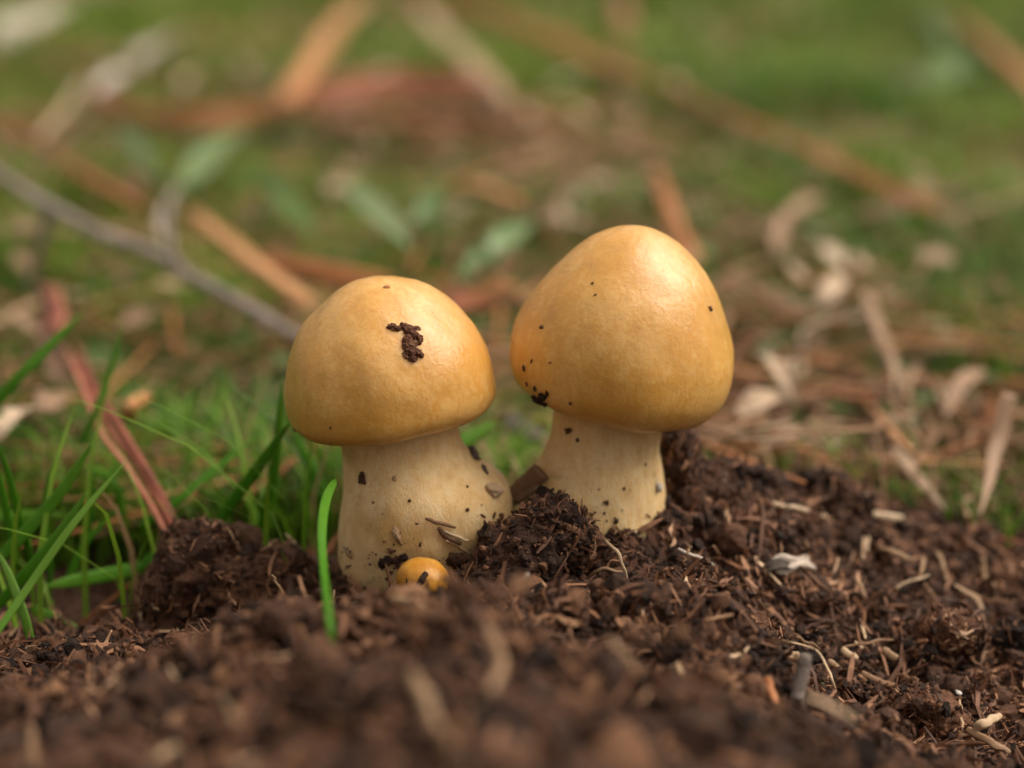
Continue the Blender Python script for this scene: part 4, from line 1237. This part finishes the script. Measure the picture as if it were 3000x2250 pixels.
for s, (pts, wpx, flat, mk, ti, nm, lab) in enumerate(LITTER):
    q = [gp(p[0], p[1], p[2] + (.1 if nm in ('grass_straw', 'twig') else .85)) for p in pts]
    wpx *= .62 if nm == 'grass_straw' else .95
    if nm in ('reed', 'bark_strip'):              # a bundle of split fibres rather than one clean strip
        geo = strands(q, cm(wpx, q[len(q) // 2]), flat, 5 if wpx > 45 else 3, s)
        tag(solid(nm, geo[0], M[mk], np.clip(ti + geo[1], 0, 1)), lab, LCAT[nm], 'dry litter lying behind the mushrooms')
        continue
    o = solid(nm, tube(q, cm(wpx, q[len(q) // 2]), flat, 28, 10, prof=(lambda t: max(.08, min(.8 + t, 1.0) * (1 - t ** 2.5))) if nm == 'grass_straw' else (lambda t: min(1, .45 + 5 * t, .3 + 5 * (1 - t))), wob=(.01 if nm == 'grass_straw' else .006) * float(np.linalg.norm(q[-1] - q[0])), rough=.07, seed=s, twist=.3 * math.sin(3 * s), N=BGN, groove=.6), M[mk], ti)
    tag(o, lab, LCAT[nm], 'dry litter lying behind the mushrooms')


def leafprof(t):
    return max(0.02, math.sin(math.pi * t ** 0.85)) ** 0.8


LEAVES = [  # points base -> tip (px, py, h), width px, material, tint, label
    ([(395, 410, .6), (450, 345, 1.0), (530, 280, 1.2)], 92, 'leaf', .8, 'broad grey green leaf catching the light in the upper left'),
    ([(738, 405, .8), (800, 450, .9), (890, 540, .6)], 80, 'leaf', .95, 'long leaf with white glare above the left cap'),
    ([(250, 275, 1.0), (300, 320, 1.0), (350, 395, .6)], 46, 'leaf', .85, 'pale narrow leaf left of the broad grey green leaf'),
    ([(895, 480, .6), (930, 440, .8), (945, 395, .9)], 56, 'leaf', .35, 'small vivid green leaf above and between the caps'),
    ([(1050, 560, .6), (1090, 520, .8), (1150, 480, .8)], 76, 'leaf', .75, 'bluish green leaf left of the right cap'),
    ([(1000, 590, .6), (1040, 560, .7), (1080, 590, .5)], 60, 'leaf', .45, 'dark green leaf low between the caps'),
    ([(-20, 110, .7), (70, 60, .9), (160, 5, 1.0)], 96, 'pale', .7, 'large pale grey leaf in the top left corner'),
    ([(285, 155, .7), (340, 110, .9), (400, 60, 1.0)], 70, 'pale', .5, 'pale pinkish leaf right of the top left corner leaf'),
    ([(205, 200, .7), (250, 170, .9), (295, 155, .9)], 56, 'pale', .75, 'small leaf with bright glare painted in by the top of the thin dark stalk'),  # glare on this leaf is put into its pale colour
    ([(560, 400, .5), (620, 440, .6), (680, 520, .4)], 70, 'leaf', .55, 'dull olive leaf right of the broad grey green leaf'),
    ([(480, 390, .5), (560, 380, .6), (650, 400, .5)], 50, 'leaf', .6, 'level green leaf under the tip of the broad leaf'),
    ([(1675, 560, .8), (1700, 470, 1.1), (1790, 420, 1.0)], 50, 'dryleaf', .55, 'curled tan leaf upper right of the right cap'),
    ([(1760, 665, .8), (1790, 630, 1.0), (1825, 595, 1.0)], 52, 'dryleaf', .95, 'bright cream leaf scrap right of the right cap'),
    ([(1850, 700, .7), (1880, 690, .8), (1800, 690, .7)], 46, 'dryleaf', .85, 'pale scrap under the bright cream scrap'),
    ([(1640, 770, .9), (1680, 800, 1.0), (1720, 880, .6)], 72, 'dryleaf', .85, 'pale folded leaf just right of the right cap'),
    ([(1590, 900, .7), (1640, 870, .8), (1720, 850, .6)], 66, 'dryleaf', .8, 'pale leaf by the lower right rim of the right cap'),
    ([(1900, 480, .6), (1980, 430, .7), (2080, 420, .6)], 70, 'dryleaf', .4, 'brownish leaf near the end of the long stalk'),
    ([(1840, 560, .5), (1900, 600, .5), (1990, 640, .4)], 60, 'dryleaf', .35, 'dim brown leaf in the right litter'),
    ([(2040, 900, .5), (2080, 830, .7), (2130, 800, .6)], 64, 'dryleaf', .5, 'pinkish leaf at the right behind the crest'),
    ([(-30, 960, .9), (20, 915, 1.1), (80, 880, 1.0)], 84, 'dryleaf', .95, 'pale cream wood scrap at the left frame edge'),
    ([(70, 900, .6), (110, 870, .7), (160, 850, .6)], 60, 'dryleaf', .45, 'dim brown leaf right of the cream scrap'),
    ([(80, 700, .5), (130, 780, .6), (150, 860, .4)], 70, 'dryleaf', .25, 'dark red brown leaf above the cream scrap'),
    ([(720, 60, .5), (780, 30, .6), (840, 40, .5)], 60, 'leaf', .3, 'dark green leaf at the top edge right of the rising strip'),
    ([(1990, 190, .5), (2060, 150, .6), (2130, 160, .5)], 70, 'leaf', .6, 'bluish leaf in the upper right meadow'),
    ([(1940, 150, .4), (1975, 180, .5), (2040, 210, .4)], 60, 'pale', .45, 'pale dot of a leaf in the upper right meadow'),
    ([(2040, 100, .4), (2020, 60, .5), (2000, 20, .5)], 60, 'leaf', .45, 'green leaf at the top edge of the right meadow'),
    ([(1530, 60, .4), (1545, 85, .5), (1560, 120, .4)], 56, 'dryleaf', .6, 'small pink scrap right of the upright top strip'),
    ([(370, 540, .9), (355, 480, 1.2), (385, 400, 1.3)], 34, 'pale', .4, 'pale pinkish scrap standing at the fork of the grey twig'),
]
for s, (pts, wpx, mk, ti, lab) in enumerate(LEAVES):
    q = [gp(p[0], p[1], p[2] + (.9 if mk == 'leaf' else .3)) for p in pts]
    wpx *= .8
    ti *= .9
    dry = mk != 'leaf'
    o = solid('dry_leaf' if dry else 'green_leaf', leaf(q, cm(wpx, q[1]), unit([.25 * math.sin(s * 2.3), -.7, .7]), fold=.3 if not dry else .15, wave=.12 if dry else .04, seed=s, prof=leafprof, curl=.5 if dry else .1, thick=.05, ragged=.6 if dry else .1), M[mk], ti)
    tag(o, lab, 'leaf', 'dry leaves behind the mushrooms' if dry else 'green leaves behind the mushrooms')

# the grey twig with two side shoots
tw = bpy.data.objects.new('fallen_twig', None)
COL.objects.link(tw)
tpts = [P(-40, 355, 14), P(64, 420, 13.2), P(122, 455, 12.6), P(220, 508, 11.6), P(318, 543, 10.8), P(416, 601, 9.8), P(513, 655, 9.0), P(660, 735, 8)]
tw.location = tpts[-1]
tag(tw, 'long grey twig with two side shoots slanting behind the left cap', 'twig')
solid('main_stem', tube(tpts, cm(28, tpts[3]), 1, 60, 12, prof=lambda t: 1.05 - .2 * t, wob=.03, rough=.4, seed=2), M['grey'], .78, tw)
solid('side_shoot', tube([P(105, 458, 12.6), P(80, 540, 12.2), P(58, 640, 11.8)], cm(20, tpts[2]), 1, 20, 8, prof=lambda t: 1.2 - .5 * t, rough=.25, wob=.06, seed=5), M['grey'], .3, tw)['label'] = 'thin dark side shoot hanging down'
solid('side_shoot', tube([P(378, 578, 10.15), P(364, 500, 10.2), P(360, 420, 10.25)], cm(17, tpts[4]), 1, 20, 8, prof=lambda t: 1.2 - .5 * t, rough=.3, wob=.02, seed=6), M['grey'], .85, tw)['label'] = 'pale side shoot pointing up'

# ------------------------------------------------------------------ meadow: grass, ground cover and litter nobody could count
def field(n, rng, d0=19.0, d1=190.0, p=1.0):
    D = d0 * (d1 / d0) ** (rng.random(n) ** p)
    x = rng.uniform(-1, 1, n) * (D * 0.34 + 1.5)
    return x, D + CAM[1], D


rng = np.random.default_rng(5)
n = 125000
x, y, D = field(n, rng)
ok = ~((mound_mask(x, y) > .5) & (mound_base(x, y) > .35) & (y < 4.5))
pat = fbm(xy0(x, y, 0.13), 3, 120)
dry = sstep(-2, 6, x) * sstep(3, 8, y) * sstep(40, 14, y)         # litter covers the right middle
lush = np.maximum(sstep(0.5, -1.5, x) * sstep(20, 9, y), sstep(1, 8, x) * sstep(22, 40, y))
ok &= rng.random(n) < np.clip(1.02 + 1.9 * pat - 0.3 * dry, 0.05, 1) * (1 - .3 * sstep(0, -1.5, x) * sstep(9, 4, y)) * (1 - .85 * sstep(.5, 2, x) * sstep(11, 7, y))
lush = lush[ok]
x, y, D = x[ok], y[ok], D[ok]
n = len(x)
z = np.where(mound_mask(x, y) > 0, land(x, y), ground_z(x, y)) - 0.05
hgt = rng.uniform(0.5, 1.8, n) * (0.85 + 0.5 * fbm(xy0(x, y, 0.09), 2, 130)) * (1 + 0.006 * D) * (1 + .35 * lush)
az = rng.uniform(0, 6.283, n)
lean = rng.uniform(0.1, 1.1, n) * hgt
wd = rng.uniform(0.03, 0.075, n) * (0.8 + D / 60)
side = np.stack([np.cos(az + 1.57), np.sin(az + 1.57), 0 * az], -1)
m_ = 170                                                # thin blades thick on the ground at the near left
x2, y2 = rng.uniform(-8.5, -1.6, m_), rng.uniform(-.2, 5, m_)
x, y, D = np.append(x, x2), np.append(y, y2), np.append(D, y2 - CAM[1])
z, hgt = np.append(z, land(x2, y2) - .05), np.append(hgt, rng.uniform(.8, 3.0, m_))
az, wd = np.append(az, rng.uniform(0, 6.283, m_)), np.append(wd, rng.uniform(.03, .065, m_))
lean, lush = np.append(lean, rng.uniform(.1, .9, m_) * hgt[-m_:]), np.append(lush, np.ones(m_))
side = np.stack([np.cos(az + 1.57), np.sin(az + 1.57), 0 * az], -1)
n = len(x)
b = np.stack([x, y, z], -1)
lv = []
for u in (0, .33, .66, .88):
    c = b + np.stack([np.cos(az) * lean * u * u, np.sin(az) * lean * u * u, hgt * u * (1 - .25 * u)], -1)
    ww = (wd * (1 - u ** 3) * .5 + .004)[:, None]
    lv += [c - side * ww, c + side * ww]
lv.append(b + np.stack([np.cos(az) * lean, np.sin(az) * lean, hgt * .75], -1))
V = np.stack(lv, 1).reshape(-1, 3)
k9 = 9 * np.arange(n)[:, None, None]
F4 = (np.array([(0, 1, 3, 2), (2, 3, 5, 4), (4, 5, 7, 6)])[None] + k9).reshape(-1, 4)
F3 = (np.array([(6, 7, 8)])[None] + k9).reshape(-1, 3)
ti = np.clip(.48 + .6 * fbm(xy0(x, y, .22), 3, 140) + rng.normal(0, .18, n), 0, .85)
ti = np.clip(ti - .22 * lush * sstep(30, 12, y), 0, 1)
ti = np.where(rng.random(n) < .10 + .5 * np.clip(fbm(xy0(x, y, .16), 2, 145), 0, .6) * (1 - lush), rng.uniform(.9, 1, n), ti)
o = link('grass', mesh('grass', V, [F4, F3], M['grass'], np.repeat(ti, 9)))
tag(o, 'short thin green grass over the ground behind', 'grass', kind='stuff')

n = 7000
x, y, D = field(n, rng, 19.5, 170)
ok = ~((mound_mask(x, y) > .5) & (mound_base(x, y) > .3) & (y < 4.5))
dry = sstep(-2, 6, x) * sstep(3, 8, y) * sstep(40, 14, y)
ok &= rng.random(n) < np.clip(.28 + .8 * fbm(xy0(x, y, .11), 2, 150) + .65 * dry + .5 * sstep(.5, 2, x) * sstep(11, 7, y), .05, 1)
x, y, D = x[ok], y[ok], D[ok]
n = len(x)
L_ = rng.lognormal(.6, .6, n).clip(.5, 7) * (.6 + D / 80)
az = rng.uniform(0, 6.283, n)
d = np.stack([np.cos(az), np.sin(az), rng.normal(.1, .22, n)], -1)
z = np.where(mound_mask(x, y) > 0, land(x, y), ground_z(x, y))
fv, ff = fibres(np.stack([x, y, z + .1 + .8 * rng.random(n)], -1), d, np.tile([0, 0, 1.0], (n, 1)), L_, rng.uniform(.02, .085, n) * (.6 + D / 70), rng.normal(0, .1, n) * L_, rng)
o = link('dry_litter', mesh('dry_litter', fv, ff, M['litter'], np.repeat(np.clip(rng.normal(.5, .22, n), 0, 1), 12)))
tag(o, 'scattered dry needles and straw bits among the grass', 'litter', kind='stuff')

n = 700
x, y, D = field(n, rng, 19.5, 150)
ok = (fbm(xy0(x, y, .1), 2, 155) > -.3) & ((y > 4.5) | (x < -2))
x, y, D = x[ok], y[ok], D[ok]
n = len(x)
L_ = rng.uniform(2.5, 9, n)
az = rng.normal(-.5, .7, n) + math.pi * (rng.random(n) < .25) * .5
d = np.stack([np.cos(az), np.sin(az), rng.normal(.0, .07, n)], -1)
fv, ff = fibres(np.stack([x, y, ground_z(x, y) + .3 + .7 * rng.random(n)], -1), d, np.tile([0, 0, 1.0], (n, 1)), L_, rng.uniform(.03, .075, n) * (.7 + D / 90), rng.normal(0, .04, n) * L_, rng)
o = link('pine_needles', mesh('pine_needles', fv, ff, M['orange'], np.repeat(np.clip(rng.normal(.45, .3, n), 0, 1), 12)))
tag(o, 'long reddish dead pine needles strewn through the grass', 'pine needles', kind='stuff')

n = 2600
x, y, D = field(n, rng, 22, 170)
ok = (fbm(xy0(x, y, .1), 2, 160) > -.15) & (y > 3.5)
x, y, D = x[ok], y[ok], D[ok]
n = len(x)
z = ground_z(x, y) + rng.uniform(.15, .9, n)
s = rng.uniform(.15, .42, n) * (.7 + D / 80)
az = rng.uniform(0, 6.283, n)
U = np.stack([np.cos(az), np.sin(az), rng.normal(.15, .3, n)], -1)
Wv = unit(np.cross(np.tile([0, 0, 1.0], (n, 1)), U) + np.stack([0 * az, 0 * az, rng.normal(0, .4, n)], -1))
c = np.stack([x, y, z], -1)
pl = [(-1, 0, 0), (-.5, -.42, .05), (-.5, 0, -.08), (-.5, .42, .05), (.2, -.5, .05), (.2, 0, -.08), (.2, .5, .05), (1, 0, -.1)]
V = np.stack([c + U * (a * s)[:, None] + Wv * (b_ * s)[:, None] + np.stack([0 * s, 0 * s, h_ * s], -1) for a, b_, h_ in pl], 1).reshape(-1, 3)
k8 = 8 * np.arange(n)[:, None, None]
F4 = (np.array([(1, 4, 5, 2), (2, 5, 6, 3)])[None] + k8).reshape(-1, 4)
F3 = (np.array([(0, 1, 2), (0, 2, 3), (4, 7, 5), (5, 7, 6)])[None] + k8).reshape(-1, 3)
o = link('ground_cover', mesh('ground_cover', V, [F4, F3], M['leaf'], np.repeat(rng.uniform(.1, .75, n), 8)))
tag(o, 'small oval green leaves of low ground cover', 'ground cover', kind='stuff')

n = 1500
x, y, D = field(n, rng, 21, 150)
ok = (fbm(xy0(x, y, .12), 2, 166) > -.1) & (y > 9)
x, y, D = x[ok], y[ok], D[ok]
n = len(x)
z = ground_z(x, y) + rng.uniform(.5, 1.4, n)
s = rng.uniform(.12, .38, n) * (.7 + D / 80)
az = rng.uniform(0, 6.283, n)
U = np.stack([np.cos(az), np.sin(az), rng.normal(.15, .3, n)], -1)
Wv = unit(np.cross(np.tile([0, 0, 1.0], (n, 1)), U) + np.stack([0 * az, 0 * az, rng.normal(0, .4, n)], -1))
c = np.stack([x, y, z], -1)
pl = [(-1, 0, 0), (-.5, -.42, .05), (-.5, 0, -.08), (-.5, .42, .05), (.2, -.5, .05), (.2, 0, -.08), (.2, .5, .05), (1, 0, -.1)]
V = np.stack([c + U * (a * s)[:, None] + Wv * (b_ * s)[:, None] + np.stack([0 * s, 0 * s, h_ * s], -1) for a, b_, h_ in pl], 1).reshape(-1, 3)
k8 = 8 * np.arange(n)[:, None, None]
F4 = (np.array([(1, 4, 5, 2), (2, 5, 6, 3)])[None] + k8).reshape(-1, 4)
F3 = (np.array([(0, 1, 2), (0, 2, 3), (4, 7, 5), (5, 7, 6)])[None] + k8).reshape(-1, 3)
o = link('leaf_scraps_and_glare', mesh('leaf_scraps_and_glare', V, [F4, F3], M['dryleaf'], np.repeat(rng.uniform(.2, 1, n), 8)))  # dead scraps; the palest tints stand in for glare dots on leaves
tag(o, 'small tan and grey dead leaf scraps and painted leaf glare among the grass', 'litter', kind='stuff')


# ------------------------------------------------------------------ the pine wood round the clearing (seen only as the dark rim mirrored on the wet caps)
rng = np.random.default_rng(11)
VV, FF, TT, n0 = [], [], [], 0
for k in range(46):
    a = 2 * math.pi * (k + rng.uniform(-.3, .3)) / 46
    r = rng.uniform(480, 1050)
    x, y, H = r * math.sin(a), r * math.cos(a), rng.uniform(.44, .62) * r * rng.uniform(.8, 1.15)
    z = float(ground_z(np.array([x]), np.array([y]))[0])
    V, F = tube([(x, y, z - 5), (x + rng.normal(0, 8), y, z + .5 * H), (x + rng.normal(0, 12), y, z + .97 * H)], 22, 1, 10, 8, prof=lambda t: 1 - .85 * t, rough=.15, N=(0, -1, .01))
    V4 = np.vstack([F[0], np.column_stack([F[1], F[1][:, 2]])])
    VV.append(V)
    FF.append(V4 + n0)
    TT.append(np.full(len(V), 1.0))
    n0 += len(V)
    m = 620
    u = rng.uniform(.12, 1, m) ** .8
    rad = (1.03 - u) * .30 * H * np.sqrt(rng.uniform(.05, 1, m)) + 6
    b = rng.uniform(0, 6.283, m)
    c = np.stack([x + rad * np.cos(b), y + rad * np.sin(b), z + u * H - rad * .15], -1)
    d = unit(np.stack([np.cos(b), np.sin(b), rng.normal(-.1, .35, m)], -1))
    sd_ = unit(np.cross(d, rng.normal(size=(m, 3))))
    l_ = rng.uniform(18, 42, (m, 1)) * (H / 550)
    q = np.stack([c - d * l_ * .5, c + sd_ * l_ * .28, c + d * l_ * .5, c - sd_ * l_ * .28], 1).reshape(-1, 3)
    VV.append(q)
    FF.append(np.arange(4 * m).reshape(-1, 4) + n0)
    TT.append(np.repeat(rng.uniform(0, .6, m), 4))
    n0 += 4 * m
M['pine'] = tinted('pine_needles', [(0.0, (0.02, 0.04, 0.012)), (0.6, (0.06, 0.09, 0.03)), (1.0, (0.12, 0.08, 0.05))], 0.7, 0.2, .05, .2, 0)
o = link('pine_wood', mesh('pine_wood', np.vstack(VV), [np.vstack(FF)], M['pine'], np.concatenate(TT)))
tag(o, 'dark pine wood standing all round the clearing', 'wood', kind='stuff')
